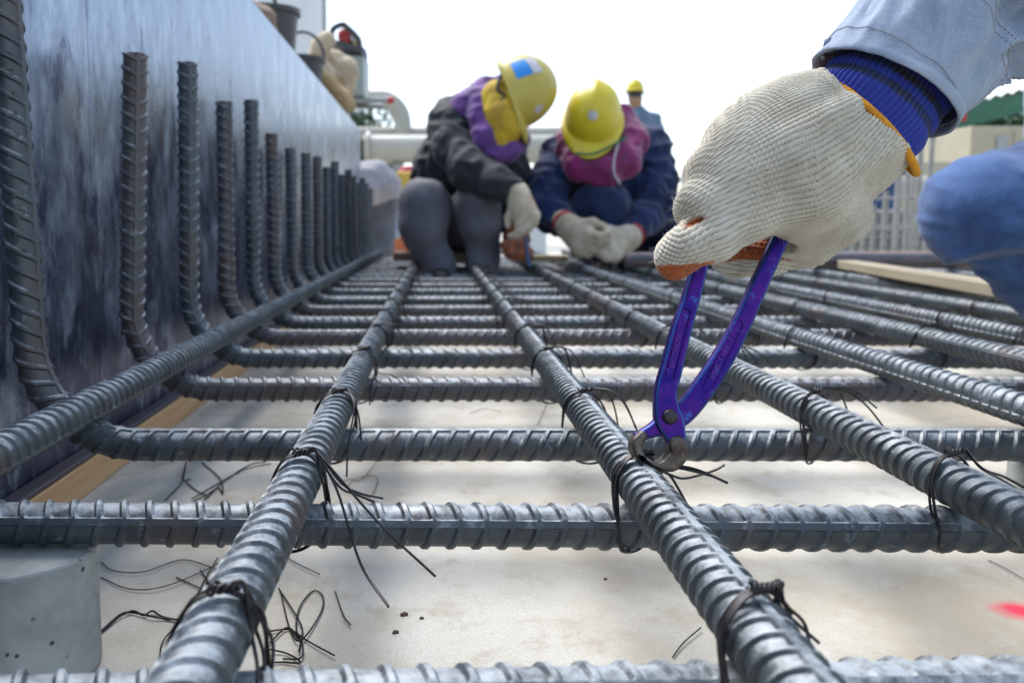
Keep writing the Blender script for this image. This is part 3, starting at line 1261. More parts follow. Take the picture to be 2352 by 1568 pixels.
rA = recess([(592, 545, 46), (510, 870, 46)])
rA.face = 0.0052
V, Q = pl_build(HA, 0.0046, 0.0016, extra=rA)
hA = pl_part('handle', V, Q, M['purple'])
edge_attr(hA, V, HA, 0.0016)
rB = recess([(875, 600, 48), (712, 935, 48)])
rB.face = 0.0018
V, Q = pl_build(HB, 0.0044, -0.0018, extra=rB)
hB = pl_part('handle', V, Q, M['purple'])
edge_attr(hB, V, HB, -0.0018)


def jaw_groove(G, F):
    return F + 0.0002 * vnoise(G, 400, 5)


V, Q = pl_build(JA, 0.0078, 0.0, 0.0007, jaw_groove)
pl_part('jaw', V, Q, M['jaw'])
V, Q = pl_build(JB, 0.0074, 0.0, 0.0007, jaw_groove)
pl_part('jaw', V, Q, M['jaw'])

pl_x = np.cross(pl_up, pl_n)
rotm = Matrix((tuple(pl_x), tuple(pl_up), tuple(pl_n))).transposed()
mb = MB()
mb.lathe([(0.0046, 0.0), (0.0046, 0.0012), (0.0042, 0.0022), (0.0028, 0.0028), (0.0005, 0.003)], 20)
o = mb.build('rivet', M['rivet'], pl, sharp=50)
o.location = tuple(P(*cpx(510, 1082, pl_D(1082))) - a3 + pl_n * 0.0060)
q0 = np.array(o.location)
q0 = q0 - pl_n * (q0.dot(pl_n) - 0.0060)
o.location = tuple(q0)
o.rotation_euler = rotm.to_euler()


def pl_text(s, u0, v0, u1, v1, size, face):
    """raised lettering reading upwards along a handle"""
    A = P(*cpx(u0, v0, pl_D(v0))) - a3
    B = P(*cpx(u1, v1, pl_D(v1))) - a3
    A = A - pl_n * A.dot(pl_n)
    B = B - pl_n * B.dot(pl_n)
    dx = (B - A) / np.linalg.norm(B - A)
    dy = np.cross(pl_n, dx)
    L = np.linalg.norm(B - A)
    me = text_mesh(s, size, 0.0006, 'raised_lettering')
    xs = [v.co.x for v in me.vertices]
    wd = max(xs) - min(xs)
    me.transform(Matrix.Diagonal((L / wd, 1, 1, 1)))
    o = link('raised_lettering', me, M['purple_rub'], pl)
    c = (A + B) / 2 + pl_n * face
    mm = Matrix((tuple(dx), tuple(dy), tuple(pl_n))).transposed()
    o.location = tuple(c)
    o.rotation_euler = mm.to_euler()


pl_text('BAUOHOBK', 521, 832, 560, 650, 0.0050, 0.0053)
pl_text('190-HH-1/', 738, 890, 848, 655, 0.0050, 0.0019)

# ------------------------------------------------------------------ the man reaching in from the right
man = empty('person', (0.95, 1.1, 0.0))
tag(man, 'person squatting at the right edge in pale denim, hand in knitted glove holding purple pliers', 'person')
man_l = np.array(man.location)


def man_part(name, V, Q, mt, smooth=True, parent=man):
    me = mesh_from(name, np.asarray(V) - man_l, Q, smooth)
    return link(name, me, mt, parent)


# --- glove
D0 = 0.497
GLV = [
    {'p': pc((1702, 490, .487, .0170), (1840, 440, .490, .023), (1965, 350, .503, .020))},
    {'p': pc((1672, 418, .490, .0170), (1840, 370, .490, .026), (1985, 320, .502, .024)), 'k': .02},
    {'p': pc((1686, 345, .495, .0165), (1840, 310, .494, .026), (1980, 265, .504, .024)), 'k': .02},
    {'p': pc((1730, 285, .505, .0160), (1840, 258, .503, .0160), (1945, 236, .508, .0165)), 'k': .02},
    # heel of the hand and ball of the thumb
    {'p': pc((1945, 402, .508, .0165), (1900, 478, .515, .0165), (1830, 520, .520, .018)), 'k': .022},
    {'p': pc((1790, 330, .512, .026), (1900, 330, .515, .024)), 'k': .02},
    # index: long bone down left, tip turning down over the handle
    {'p': pc((1702, 495, .485, .0155), (1640, 548, .478, .0128), (1580, 568, .477, .0120), (1553, 590, .482, .0112), (1548, 610, .488, .0085)), 'k': .009, 'ki': .006},
    # middle
    {'p': pc((1680, 425, .488, .0150), (1614, 462, .484, .0122), (1597, 482, .492, .0116), (1610, 510, .508, .0112), (1650, 530, .518, .010)), 'k': .008, 'ki': .006},
    # ring
    {'p': pc((1695, 352, .494, .0150), (1642, 388, .492, .0126), (1623, 405, .500, .0120), (1630, 455, .520, .0115), (1670, 500, .526, .010)), 'k': .008, 'ki': .006},
    # little
    {'p': pc((1738, 290, .504, .0145), (1676, 324, .503, .0122), (1660, 347, .512, .0115), (1665, 410, .530, .0105), (1700, 460, .532, .009)), 'k': .008, 'ki': .006},
    # thumb underneath, behind the handles
    {'p': pc((1930, 500, .520, .018), (1855, 560, .530, .0140), (1765, 590, .536, .0112), (1695, 596, .534, .0105), (1660, 594, .531, .0085)), 'k': .010, 'ki': .008},
    # hollow of the grip, and the slit between two fingers
    {'p': pc((1644, 592, .503, .0040), (1695, 584, .506, .0080), (1750, 571, .509, .0098), (1795, 566, .513, .0085)), 'cut': True, 'ki': .004},
    {'p': pc((1572, 516, .474, .0020), (1594, 509, .474, .0030), (1618, 500, .474, .0018)), 'cut': True, 'ki': .002},
]
# wrist end plane
Wc = P(1982, 276, .506)
arm_px = [(1982, 276, .506), (2022, 224, .508), (2080, 142, .511), (2190, 48, .515), (2330, -30, .52)]
armP = [P(*q) for q in arm_px] 
adir = armP[1] - armP[0]
adir /= np.linalg.norm(adir)
ray = Wc - np.array((0, 0, CAM_Z))
ray /= np.linalg.norm(ray)
e1 = np.cross(ray, (0, 0, 1.0))
e1 /= np.linalg.norm(e1)
e2 = np.cross(e1, ray)
gdir = 0.745 * e1 + 0.667 * e2 + 0.12 * ray     # the glove opening faces more squarely sideways than the arm
gdir /= np.linalg.norm(gdir)
GLV.append({'p': pc((1912, 322, .503, .0305), (1994, 258, .508, .0325)), 'k': .012})


def glove_post(G, F):
    rel = G - Wc
    t = rel @ gdir
    F = np.maximum(F, t - 0.002)
    # loose knit: soft long folds, strongest towards the wrist
    near = np.abs(F) < 0.008
    g = G[near]
    tt = np.clip(1 + (g - Wc) @ gdir / 0.05, 0, 1)
    x_, y_ = proj(g)
    fold = vnoise(np.stack([x_ / 300, (y_ + 0.55 * x_) / 42, g[:, 1] * 30], -1), 1.0, 9)
    lump = vnoise(g, 55, 4)
    F[near] -= (0.0036 * fold * tt + 0.0010 * lump)
    return F


V, Q = sdf_mesh('glove', GLV, 0.00125, 0.014, post=glove_post)


def subdiv(V, Q):
    e = np.concatenate([Q[:, [0, 1]], Q[:, [1, 2]], Q[:, [2, 3]], Q[:, [3, 0]]])
    es = np.sort(e, 1)
    key = es[:, 0].astype(np.int64) * len(V) + es[:, 1]
    uq, inv = np.unique(key, return_inverse=True)
    a, b = uq // len(V), uq % len(V)
    nv = len(V)
    mid = (V[a] + V[b]) / 2
    cen = V[Q].mean(1)
    n = len(Q)
    m0, m1, m2, m3 = [nv + inv[i * n:(i + 1) * n] for i in range(4)]
    c = nv + len(uq) + np.arange(n)
    q = np.concatenate([np.stack([Q[:, 0], m0, c, m3], 1), np.stack([m0, Q[:, 1], m1, c], 1), np.stack([c, m1, Q[:, 2], m2], 1), np.stack([m3, c, m2, Q[:, 3]], 1)])
    return np.concatenate([V, mid, cen]), q


def vnormals(V, Q):
    d = np.cross(V[Q[:, 2]] - V[Q[:, 0]], V[Q[:, 3]] - V[Q[:, 1]])
    nn = np.zeros_like(V)
    for i in range(4):
        np.add.at(nn, Q[:, i], d)
    return nn / (np.linalg.norm(nn, axis=1)[:, None] + 1e-12)


def relax(V, Q, it=2, lam=0.5):
    e = np.concatenate([Q[:, [0, 1]], Q[:, [1, 2]], Q[:, [2, 3]], Q[:, [3, 0]]])
    cnt = np.bincount(e[:, 0], minlength=len(V))[:, None]
    for _ in range(it):
        acc = np.zeros_like(V)
        for ax in range(3):
            acc[:, ax] = np.bincount(e[:, 0], V[e[:, 1], ax], len(V))
        V = V * (1 - lam) + lam * acc / np.maximum(cnt, 1)
    return V


V = relax(V, Q, 2)
V, Q = subdiv(V, Q)
V = relax(V, Q, 1)
nrm = vnormals(V, Q)
# knit coordinates on the hand itself: rows follow the hand from fingers to wrist and open like a fan
hx = np.array([1560., 1640, 1720, 1800, 1880, 1960, 2010, 2060])
hy = np.array([500., 455, 420, 392, 362, 312, 262, 205])
hw = np.array([150., 170, 190, 195, 190, 165, 145, 140]) * 0.5 / FPX
kx, ky = proj(V)
cy = np.interp(kx, hx, hy)
slope = np.interp(kx, hx, np.gradient(hy, hx))
hwid = np.interp(kx, hx, hw)
qy = (ky - cy) / np.sqrt(1 + slope ** 2) * V[:, 1] / FPX      # metres across
dep = (V[:, 1] - 0.513)
theta = np.arctan2(qy / hwid, -dep / 0.028)
rows = theta * 26.0
ucoord = (kx / np.cos(np.arctan(slope)) * 0.5 / FPX) / 0.0025
thm = np.clip((V[:, 1] - .5195) / .003, 0, 1) * np.clip((ky - 535) / 15, 0, 1)
rows = rows * (1 - thm) + thm * (ky - 0.12 * (kx - 1700)) / 10.5
low = 0.25 * vnoise(V, 60, 8) + 0.12 * vnoise(V, 140, 9)
rows = rows + low
rk = rows - np.floor(rows)
ridge = np.sin(math.pi * rk)                 # 1 on the rib, 0 in the gap
rid = np.floor(rows)
st = 0.5 + 0.5 * np.cos(2 * math.pi * (ucoord + 0.5 * (rid % 2)) + 1.2 * (rk - 0.5))
wtop = np.clip(1 + (V - Wc) @ gdir / 0.03, 0, 1)
hgt = 0.00070 * ridge ** 0.7 + 0.00062 * st * ridge + 0.0003 * (ridge < 0.3) * st
hgt = hgt * (1 + 0.7 * wtop)
V = V + nrm * (hgt - 0.0006)[:, None]
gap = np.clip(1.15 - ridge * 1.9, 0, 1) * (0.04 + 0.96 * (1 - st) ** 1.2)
# orange rubber palm: inner faces of fingers and palm, and the index tip
rub = np.clip((dep - 0.004) / 0.004, 0, 1) * np.clip((nrm[:, 1] - 0.1) / 0.3, 0, 1)
tipm = np.clip((ky - (607 - 0.10 * (kx - 1540)) + 5 * vnoise(V, 160, 3)) / 4, 0, 1) * (kx < 1640) * (V[:, 1] < 0.505)
slit = np.clip(1 - np.hypot((kx - 1594) / 34, (ky - 511 + (kx - 1594) * .35) / 10), 0, 1) * 2
under = np.clip((V[:, 1] - 0.5185) / 0.002, 0, 1) * np.clip((kx - 1640) / 8, 0, 1) * np.clip((1835 - kx) / 30, 0, 1) * np.clip((ky - 545) / 8, 0, 1) * np.clip((601 + 4 * vnoise(V, 150, 6) - ky) / 4, 0, 1)
rub = np.clip(rub + tipm + slit + under, 0, 1)
me = mesh_from('glove', V - man_l, Q)
for nm, arr in (('gap', gap), ('rubber', rub)):
    at = me.attributes.new(nm, 'FLOAT', 'POINT')
    at.data.foreach_set('value', arr.astype(np.float32))

m = bpy.data.materials.new('knitted_cotton')
nt, bs = nodes_of(m)
v = coords(nt)
ag = nt.nodes.new('ShaderNodeAttribute')
ag.attribute_name = 'gap'
ar = nt.nodes.new('ShaderNodeAttribute')
ar.attribute_name = 'rubber'
n1 = noise(nt, v, 40, 5, 0.65)
col = ramp(nt, [(0.3, (0.50, 0.445, 0.345)), (0.65, (0.69, 0.64, 0.53))], n1).outputs[0]
col = mix(nt, ramp(nt, [(0.60, 0), (0.78, 0.6)], noise(nt, v, 28, 4, 0.7)).outputs[0], col, (0.36, 0.29, 0.21))
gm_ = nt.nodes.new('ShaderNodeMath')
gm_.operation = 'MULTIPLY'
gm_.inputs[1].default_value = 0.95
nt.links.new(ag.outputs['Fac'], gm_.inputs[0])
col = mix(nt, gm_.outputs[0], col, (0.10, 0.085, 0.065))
n2 = noise(nt, v, 90, 5, 0.7)
orange = ramp(nt, [(0.3, (0.20, 0.055, 0.025)), (0.6, (0.52, 0.135, 0.035))], n2).outputs[0]
col = mix(nt, ar.outputs['Fac'], col, orange)
nt.links.new(col, bs.inputs['Base Color'])
bs.inputs['Roughness'].default_value = 0.9
bs.inputs['Specular IOR Level'].default_value = 0.2
bs.inputs['Sheen Weight'].default_value = 0.25
bump(nt, bs, noise(nt, v, 1400, 4, 0.8), 0.4, 0.0004)
M['knit'] = m
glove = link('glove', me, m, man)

# loose fibres standing off the knit
sel = rng.choice(len(V), 2600, replace=False)
fv, ff = [], []
for i in sel:
    if rub[i] > 0.4 or wtop[i] > 0.85:
        continue
    p0 = V[i]
    L = rng.uniform(0.0015, 0.0052)
    dr = nrm[i] + 0.75 * rng.standard_normal(3)
    dr /= np.linalg.norm(dr)
    bnd = rng.standard_normal(3) * 0.5
    side = np.cross(dr, (0, 1, 0.3))
    side /= np.linalg.norm(side) + 1e-9
    s2 = np.cross(dr, side)
    r0 = 0.00006
    base = len(fv)
    for t in (0, 0.5, 1.0):
        c = p0 + dr * L * t + bnd * L * t * t * 0.6
        rr = r0 * (1 - 0.6 * t)
        fv += [c + side * rr, c - side * rr * 0.5 + s2 * rr * 0.87, c - side * rr * 0.5 - s2 * rr * 0.87]
    for k in (0, 3):
        for j in range(3):
            jj = (j + 1) % 3
            ff.append((base + k + j, base + k + jj, base + k + 3 + jj, base + k + 3 + j))
fz = link('fuzz', mesh_from('fuzz', np.array(fv) - man_l, np.array(ff)), mat('cotton_fibre', (0.68, 0.64, 0.56), rough=0.9), glove)
fz['kind'] = 'stuff'


# --- lofted tubes for cuffs and sleeve
def loft(path, major, minor, n=96, us=None, disp=None, mdir=None, closed_ends=False):
    p, t, _, _ = frames(path)
    mj = np.array(mdir, float)
    vs = []
    m_ = len(p)
    th = np.arange(n) * 2 * math.pi / n
    Mj = np.zeros_like(p)
    for i in range(m_):
        v_ = mj - t[i] * mj.dot(t[i])
        Mj[i] = v_ / np.linalg.norm(v_)
    Mn = np.cross(t, Mj)
    A = np.broadcast_to(np.asarray(major, float), (m_,))[:, None]
    B = np.broadcast_to(np.asarray(minor, float), (m_,))[:, None]
    u = np.linspace(0, 1, m_)[:, None] + 0 * th[None]
    tt = th[None] + 0 * u
    k = disp(u, tt) if disp is not None else 0
    v = p[:, None] + ((A + k) * np.cos(tt))[..., None] * Mj[:, None] + ((B + k) * np.sin(tt))[..., None] * Mn[:, None]
    i, j = np.meshgrid(np.arange(m_ - 1), np.arange(n), indexing='ij')
    jj = (j + 1) % n
    q = np.stack([i * n + j, i * n + jj, (i + 1) * n + jj, (i + 1) * n + j], -1).reshape(-1, 4)
    return v.reshape(-1, 3), q, u, tt, v


def resample(path, m_):
    p = np.array(catmull(path, 24))
    s = np.concatenate([[0], np.cumsum(np.linalg.norm(np.diff(p, axis=0), axis=1))])
    ss = np.linspace(0, s[-1], m_)
    return np.stack([np.interp(ss, s, p[:, i]) for i in range(3)], -1), s[-1]


mdir = P(2071, 384, .506) - P(1883, 172, .506)       # across the wrist, in the picture from upper left to lower right
mdir /= np.linalg.norm(mdir)
HWR = 0.0375
# blue ribbed wristband
pw, Lw = resample([armP[0] - gdir * 0.012, armP[0], armP[1], armP[2]], 160)
nrib = 64


def wb_disp(u, tt):
    return 0.0007 * np.cos(nrib * tt) + 0.0006 * np.sin(u * 26) + 0.0011 * vnoise(np.stack([np.cos(tt) * 2, np.sin(tt) * 2, u * 3], -1), 1.2, 2)


V2, Q2, u2, t2, _ = loft(pw, HWR, 0.0285, 384, disp=wb_disp, mdir=mdir)
me = mesh_from('wristband', V2 - man_l, Q2)
at = me.attributes.new('along', 'FLOAT', 'POINT')
at.data.foreach_set('value', (u2 * Lw).astype(np.float32).ravel())
at = me.attributes.new('around', 'FLOAT', 'POINT')
at.data.foreach_set('value', t2.astype(np.float32).ravel())
m = bpy.data.materials.new('striped_rib_knit')
nt, bs = nodes_of(m)
v = coords(nt)
al = nt.nodes.new('ShaderNodeAttribute')
al.attribute_name = 'along'
wv = nt.nodes.new('ShaderNodeTexNoise')
wv.inputs['Scale'].default_value = 330
nt.links.new(v, wv.inputs['Vector'])
ad = nt.nodes.new('ShaderNodeMath')
ad.operation = 'MULTIPLY_ADD'
ad.inputs[1].default_value = 0.0028
nt.links.new(wv.outputs[0], ad.inputs[0])
nt.links.new(al.outputs['Fac'], ad.inputs[2])
mr = nt.nodes.new('ShaderNodeMapRange')
mr.inputs['From Min'].default_value = 0.0
mr.inputs['From Max'].default_value = 0.10
nt.links.new(ad.outputs[0], mr.inputs['Value'])
blue, blk = (0.010, 0.022, 0.28), (0.006, 0.006, 0.010)
st_ = ramp(nt, [(0.0, blue), (0.215, blk), (0.270, blue), (0.325, blk), (0.372, blue)], mr.outputs[0], 'CONSTANT').outputs[0]
n1 = noise(nt, v, 60, 4)
st_ = mix(nt, ramp(nt, [(0.35, 0.0), (0.7, 0.35)], n1).outputs[0], st_, (0.015, 0.075, 0.42), 'LIGHTEN')
nt.links.new(st_, bs.inputs['Base Color'])
bs.inputs['Roughness'].default_value = 0.85
bs.inputs['Sheen Weight'].default_value = 0.2
wvt = nt.nodes.new('ShaderNodeTexWave')
wvt.bands_direction = 'X'
wvt.inputs['Scale'].default_value = 180
cx = nt.nodes.new('ShaderNodeCombineXYZ')
nt.links.new(al.outputs['Fac'], cx.inputs[0])
nt.links.new(cx.outputs[0], wvt.inputs['Vector'])
bump(nt, bs, mix(nt, 0.5, wvt.outputs['Fac'], noise(nt, v, 900, 3)), 0.5, 0.0006)
link('wristband', me, m, man)

# yellow overlock edge of the glove
pts = []
for a in np.linspace(0, 2 * math.pi, 220, endpoint=False):
    mn = np.cross(gdir, mdir)
    q = Wc + gdir * (0.0015 + 0.0012 * math.sin(3 * a)) + mdir * (HWR + 0.0022) * math.cos(a) + mn * 0.0305 * math.sin(a)
    pts.append(q)
mb = MB()
for k in range(3):
    ring = []
    n_ = 900
    for i in range(n_ + 1):
        a = 2 * math.pi * i / n_
        mn = np.cross(gdir, mdir)
        c = Wc + mdir * 0.0065 + gdir * (0.0022 + 0.0010 * math.sin(3 * a)) + mdir * (HWR + 0.0016) * math.cos(a) + mn * 0.0330 * math.sin(a)
        ro = mdir * math.cos(a) + mn * math.sin(a)
        ph = 70 * a + k * 2.1
        ring.append(c + ro * 0.0014 * math.cos(ph) + gdir * 0.0016 * math.sin(ph))
    mb.tube(ring, 0.0009, 5)
mb.v = [tuple(np.array(q) - man_l) for q in mb.v]
mb.build('yellow_edging', mat('yellow_yarn', (0.80, 0.36, 0.015), (0.66, 0.27, 0.01), 200, 0.85), glove, sharp=80)


# denim
def denim(name, c_hi, c_lo, thread, scale=9, wear=(0.38, 0.62)):
    m = bpy.data.materials.new(name)
    nt, bs = nodes_of(m)
    v = coords(nt)
    n1 = noise(nt, v, scale, 5, 0.6)
    n3 = noise(nt, v, 900, 3, 0.7)
    col = ramp(nt, [(wear[0], c_lo), (wear[1], c_hi)], n1).outputs[0]
    slub = noise(nt, coords(nt, (1.0, 1.0, 0.16)), 620, 3, 0.6)
    slub2 = noise(nt, coords(nt, (0.2, 1.0, 1.0)), 480, 3, 0.6)
    tw = mix(nt, 0.5, mix(nt, 0.5, slub, slub2), n3)
    fade = noise(nt, v, scale * 4, 4, 0.7)
    col = mix(nt, ramp(nt, [(0.55, 0), (0.80, 0.30)], fade).outputs[0], col, thread)
    col = mix(nt, ramp(nt, [(0.44, 0), (0.62, 0.45)], tw).outputs[0], col, thread)
    nt.links.new(col, bs.inputs['Base Color'])
    bs.inputs['Roughness'].default_value = 0.85
    bs.inputs['Sheen Weight'].default_value = 0.15
    bs.inputs['Specular IOR Level'].default_value = 0.25
    bump(nt, bs, tw, 0.35, 0.0005)
    return m


M['denim_pale'] = denim('washed_denim', (0.30, 0.37, 0.48), (0.20, 0.26, 0.37), (0.46, 0.52, 0.60))
M['denim_blue'] = denim('faded_jeans', (0.050, 0.110, 0.285), (0.007, 0.017, 0.080), (0.13, 0.235, 0.43), 7, (0.40, 0.60))
M['denim_dark'] = denim('navy_work_cloth', (0.010, 0.024, 0.095), (0.005, 0.011, 0.042), (0.022, 0.045, 0.13), 8)

# sleeve
elbow = np.array((.465, .535, .455))
sh_ = np.array((.66, .74, .64))
ps, Ls = resample([armP[1] + (armP[2] - armP[1]) * 0.10, armP[1] * 0.35 + armP[2] * 0.65, armP[3], armP[4], elbow + np.array((0, 0, .01)), elbow * 0.45 + sh_ * 0.55 + np.array((0, 0, -.01)), sh_], 230)
us = np.linspace(0, Ls, 230)
maj = np.interp(us, [0, .05, .10, .18, .26, .36, .5], [.0430, .0440, .0455, .049, .056, .064, .075])


def sl_disp(u, tt):
    s = u * Ls
    pr = np.stack([np.cos(tt), np.sin(tt), s * 10], -1)
    f1 = 0.6 - 2 * np.abs(vnoise(np.stack([np.cos(tt) * 3.4 + s * 30, np.sin(tt) * 3.4 - s * 18, s * 26], -1), 1.0, 21))
    f2 = 0.4 - np.abs(vnoise(np.stack([np.cos(tt + s * 9) * 4.2, np.sin(tt + s * 9) * 4.2, s * 30], -1), 1.0, 22))
    amp = np.interp(s, [0, .055, .075, .14, .3], [0.0012, 0.0080, 0.0135, 0.014, 0.012])
    cuffstep = np.where(s < 0.062, 0.0026, 0.0) - 0.0022 * np.exp(-((s - 0.066) / 0.004) ** 2)
    seam = 0.0013 * np.exp(-((s - 0.0075) / 0.0016) ** 2) * -1 + 0.0012 * (s < 0.006) - 0.0010 * np.exp(-((s - 0.056) / 0.0012) ** 2)
    return amp * (0.7 * f1 + 0.6 * f2) + cuffstep + seam + 0.0018 * vnoise(pr, 2.2, 5)


V3, Q3, u3, t3, G3 = loft(ps, maj, maj * 0.86, 150, disp=sl_disp, mdir=mdir)
# turn the mouth in so that the cloth has thickness
nn3 = 150
ring0 = G3[0]
cen = ring0.mean(0)
inn = [cen + (ring0 - cen) * f + d_ for f, d_ in ((0.985, -0.0010 * adir), (0.955, -0.0004 * adir), (0.93, 0.004 * adir), (0.92, 0.05 * adir))]
base = len(V3)
V3 = np.concatenate([V3] + inn)
ex = []
prev = np.arange(nn3)
for kk in range(4):
    cur = base + kk * nn3 + np.arange(nn3)
    ex.append(np.stack([prev, cur, np.roll(cur, -1), np.roll(prev, -1)], 1))
    prev = cur
Q3 = np.concatenate([Q3] + ex)
sleeve = man_part('sleeve', V3, Q3, M['denim_pale'])
# stitch lines round the cuff
mb = MB()
for s0 in (0.0100, 0.053, 0.0585):
    i0 = int(s0 / Ls * 229)
    f0 = s0 / Ls * 229 - i0
    rg = G3[i0] * (1 - f0) + G3[i0 + 1] * f0
    c = rg.mean(0)
    ro = rg - c
    ro /= np.linalg.norm(ro, axis=1)[:, None]
    fine = []
    for j in range(nn3):
        for tq in (0, 0.5):
            fine.append((rg[j] + ro[j] * 0.0003) * (1 - tq) + (rg[(j + 1) % nn3] + ro[(j + 1) % nn3] * 0.0003) * tq)
    for j in range(0, len(fine) - 1, 2):
        mb.tube([fine[j] * 0.95 + fine[j + 1] * 0.05, fine[j] * 0.2 + fine[j + 1] * 0.8], 0.00036, 4)
mb.v = [tuple(np.array(q) - man_l) for q in mb.v]
sto = mb.build('stitching', mat('tan_thread', (0.36, 0.29, 0.24), rough=0.8), sleeve)
sto['kind'] = 'stuff'
# torn placket flap on the far side of the cuff
fl = []
fp = [P(1893, 128, .512), P(1900, 96, .512), P(1940, 60, .513), P(1985, 8, .514), P(2000, -40, .515)]
for q in catmull(fp, 6):
    q = np.array(q)
    wv_ = 0.0015 * math.sin(q[2] * 300)
    fl.append([q + np.array((0.018, 0.012, 0.006 + wv_)), q + np.array((0.0, 0.0, wv_)), q + np.array((0.002, 0.003, -0.002))])
fl = np.array(fl)
k_ = len(fl)
qq = []
for i in range(k_ - 1):
    for j in range(2):
        qq.append((i * 3 + j, i * 3 + j + 1, (i + 1) * 3 + j + 1, (i + 1) * 3 + j))
fo = man_part('placket_flap', fl.reshape(-1, 3), np.array(qq), M['denim_pale'])
so = fo.modifiers.new('thick', 'SOLIDIFY')
so.thickness = 0.0022

# jeans
knee = P(2262, 490, 1.06)
JC = [{'p': [tuple(knee + np.array((0.0, 0, 0.002))) + (.079,), tuple(knee + np.array((.17, .06, .02))) + (.094,), (1.13, 1.24, .33, .125)], 'ki': .05},
      {'p': [tuple(knee + np.array((0.012, .012, -.030))) + (.060,), tuple(knee + np.array((.17, .03, -.118))) + (.070,), (1.09, 1.12, .145, .05)], 'k': .004, 'ki': .03}]
JR = [{'p': [(1.12, 1.24, .33, .12), (1.13, 1.27, .33, .13), (1.17, 1.45, .33, .12)], 'k': .05},
      {'p': [(1.17, 1.48, .33, .115), (1.32, 1.30, .55, .075), (1.32, 1.28, .45, .075), (1.38, 1.42, .17, .05)], 'k': .02, 'ki': .02}]


def jean_post(G, F):
    near = np.abs(F) < 0.03
    g = G[near]
    x_, y_ = proj(g)
    r_ = np.abs(vnoise(np.stack([x_ / 300, y_ / 40, g[:, 1] * 3], -1), 1.0, 31))
    r2 = np.abs(vnoise(np.stack([(x_ + .6 * y_) / 160, (y_ - .3 * x_) / 30, g[:, 1] * 5], -1), 1.0, 35))
    low_ = np.clip((y_ - 545) / 60, 0, 1)
    F[near] += 0.0028 * r_ + 0.002 * vnoise(g, 30, 3) + (0.004 + low_ * 0.008) * r2
    # the seam ridge running over the fold
    d_ = np.abs(y_ - (568 + np.clip((2352 - x_) / 230, 0, 2) ** 2 * 62)) * g[:, 1] / FPX
    F[near] -= 0.0060 * np.exp(-(d_ / 0.0055) ** 2) * np.clip((x_ - 2135) / 30, 0, 1)
    sd_y = (y_ - (572 + np.clip((2352 - x_) / 230, 0, 2) ** 2 * 62)) * g[:, 1] / FPX
    F[near] += 0.015 * np.clip(sd_y / 0.006, 0, 1) * np.clip(1 - sd_y / 0.10, 0, 1) * np.clip((x_ - 2130) / 40, 0, 1)
    return F


V, Q = sdf_mesh('jeans', JC, 0.0042, 0.03, post=jean_post)
V = relax(V, Q, 1)
man_part('jeans', V, Q, M['denim_blue'])
V, Q = sdf_mesh('jeans', JR, 0.010, 0.03)
V = relax(V, Q, 1)
man_part('jeans', V, Q, M['denim_blue'])
# boots
bootm = mat('black_boot', (0.03, 0.03, 0.032), (0.015, 0.015, 0.015), 30, 0.5)
for sx, sy in ((1.09, 1.12), (1.40, 1.42)):
    V, Q = sdf_mesh('boot', [{'p': [(sx + .02, sy, .18, .05), (sx, sy, .155, .045), (sx - .15, sy - .02, .145, .038)], 'ki': .02}], .007, .02)
    man_part('boot', V, Q, bootm)
# jacket: far arm, shoulders and back; the body inside
JK = [{'p': [(1.16, 1.36, .42, .15), (1.08, 1.22, .58, .16), (.93, 1.05, .70, .13)], 'ki': .05},
      {'p': [(.66, .74, .64, .076), (.84, .98, .71, .085), (.93, 1.22, .72, .085)], 'k': .05, 'ki': .04},
      {'p': [(.93, 1.24, .70, .075), (1.04, 1.34, .52, .06), (1.05, 1.14, .44, .045)], 'k': .04, 'ki': .02}]
V, Q = sdf_mesh('jacket', JK, .011, .05, folds=.008, fscale=12, seed=5)
man_part('jacket', V, Q, M['denim_pale'])
skin = mat('skin', (0.36, 0.20, 0.13), (0.30, 0.16, 0.10), 30, 0.6)
BD = [{'p': [(1.16, 1.36, .42, .12), (.93, 1.05, .70, .10), (.86, 1.0, .80, .052), (.83, .97, .85, .05)], 'ki': .04},
      {'p': [(.80, .95, .93, .078), (.775, .93, .885, .062)], 'k': .03, 'ki': .03},
      {'p': [(.727, .885, .905, .012), (.722, .875, .887, .014)], 'k': .012},
      {'p': [(.74, .91, .85, .02), (.75, .89, .85, .02)], 'k': .02},
      {'p': [(.83, .90, .905, .018), (.835, .895, .89, .012)], 'k': .006}, {'p': [(.78, 1.02, .905, .018), (.785, 1.025, .89, .012)], 'k': .006},
      {'p': [(.66, .74, .64, .04), tuple(elbow + np.array((0, 0, .012))) + (.030,), tuple(armP[4]) + (.028,), tuple(armP[3]) + (.026,), tuple(armP[1]) + (.022,)], 'k': .03},
      {'p': [(.93, 1.24, .70, .05), (1.04, 1.34, .52, .04), (1.05, 1.14, .44, .03), (1.04, 1.08, .43, .035)], 'k': .03},
      {'p': [tuple(knee) + (.055,), (1.13, 1.24, .33, .10)], 'k': .03}]
V, Q = sdf_mesh('body', BD, .008, .03)
man_part('body', V, Q, skin)
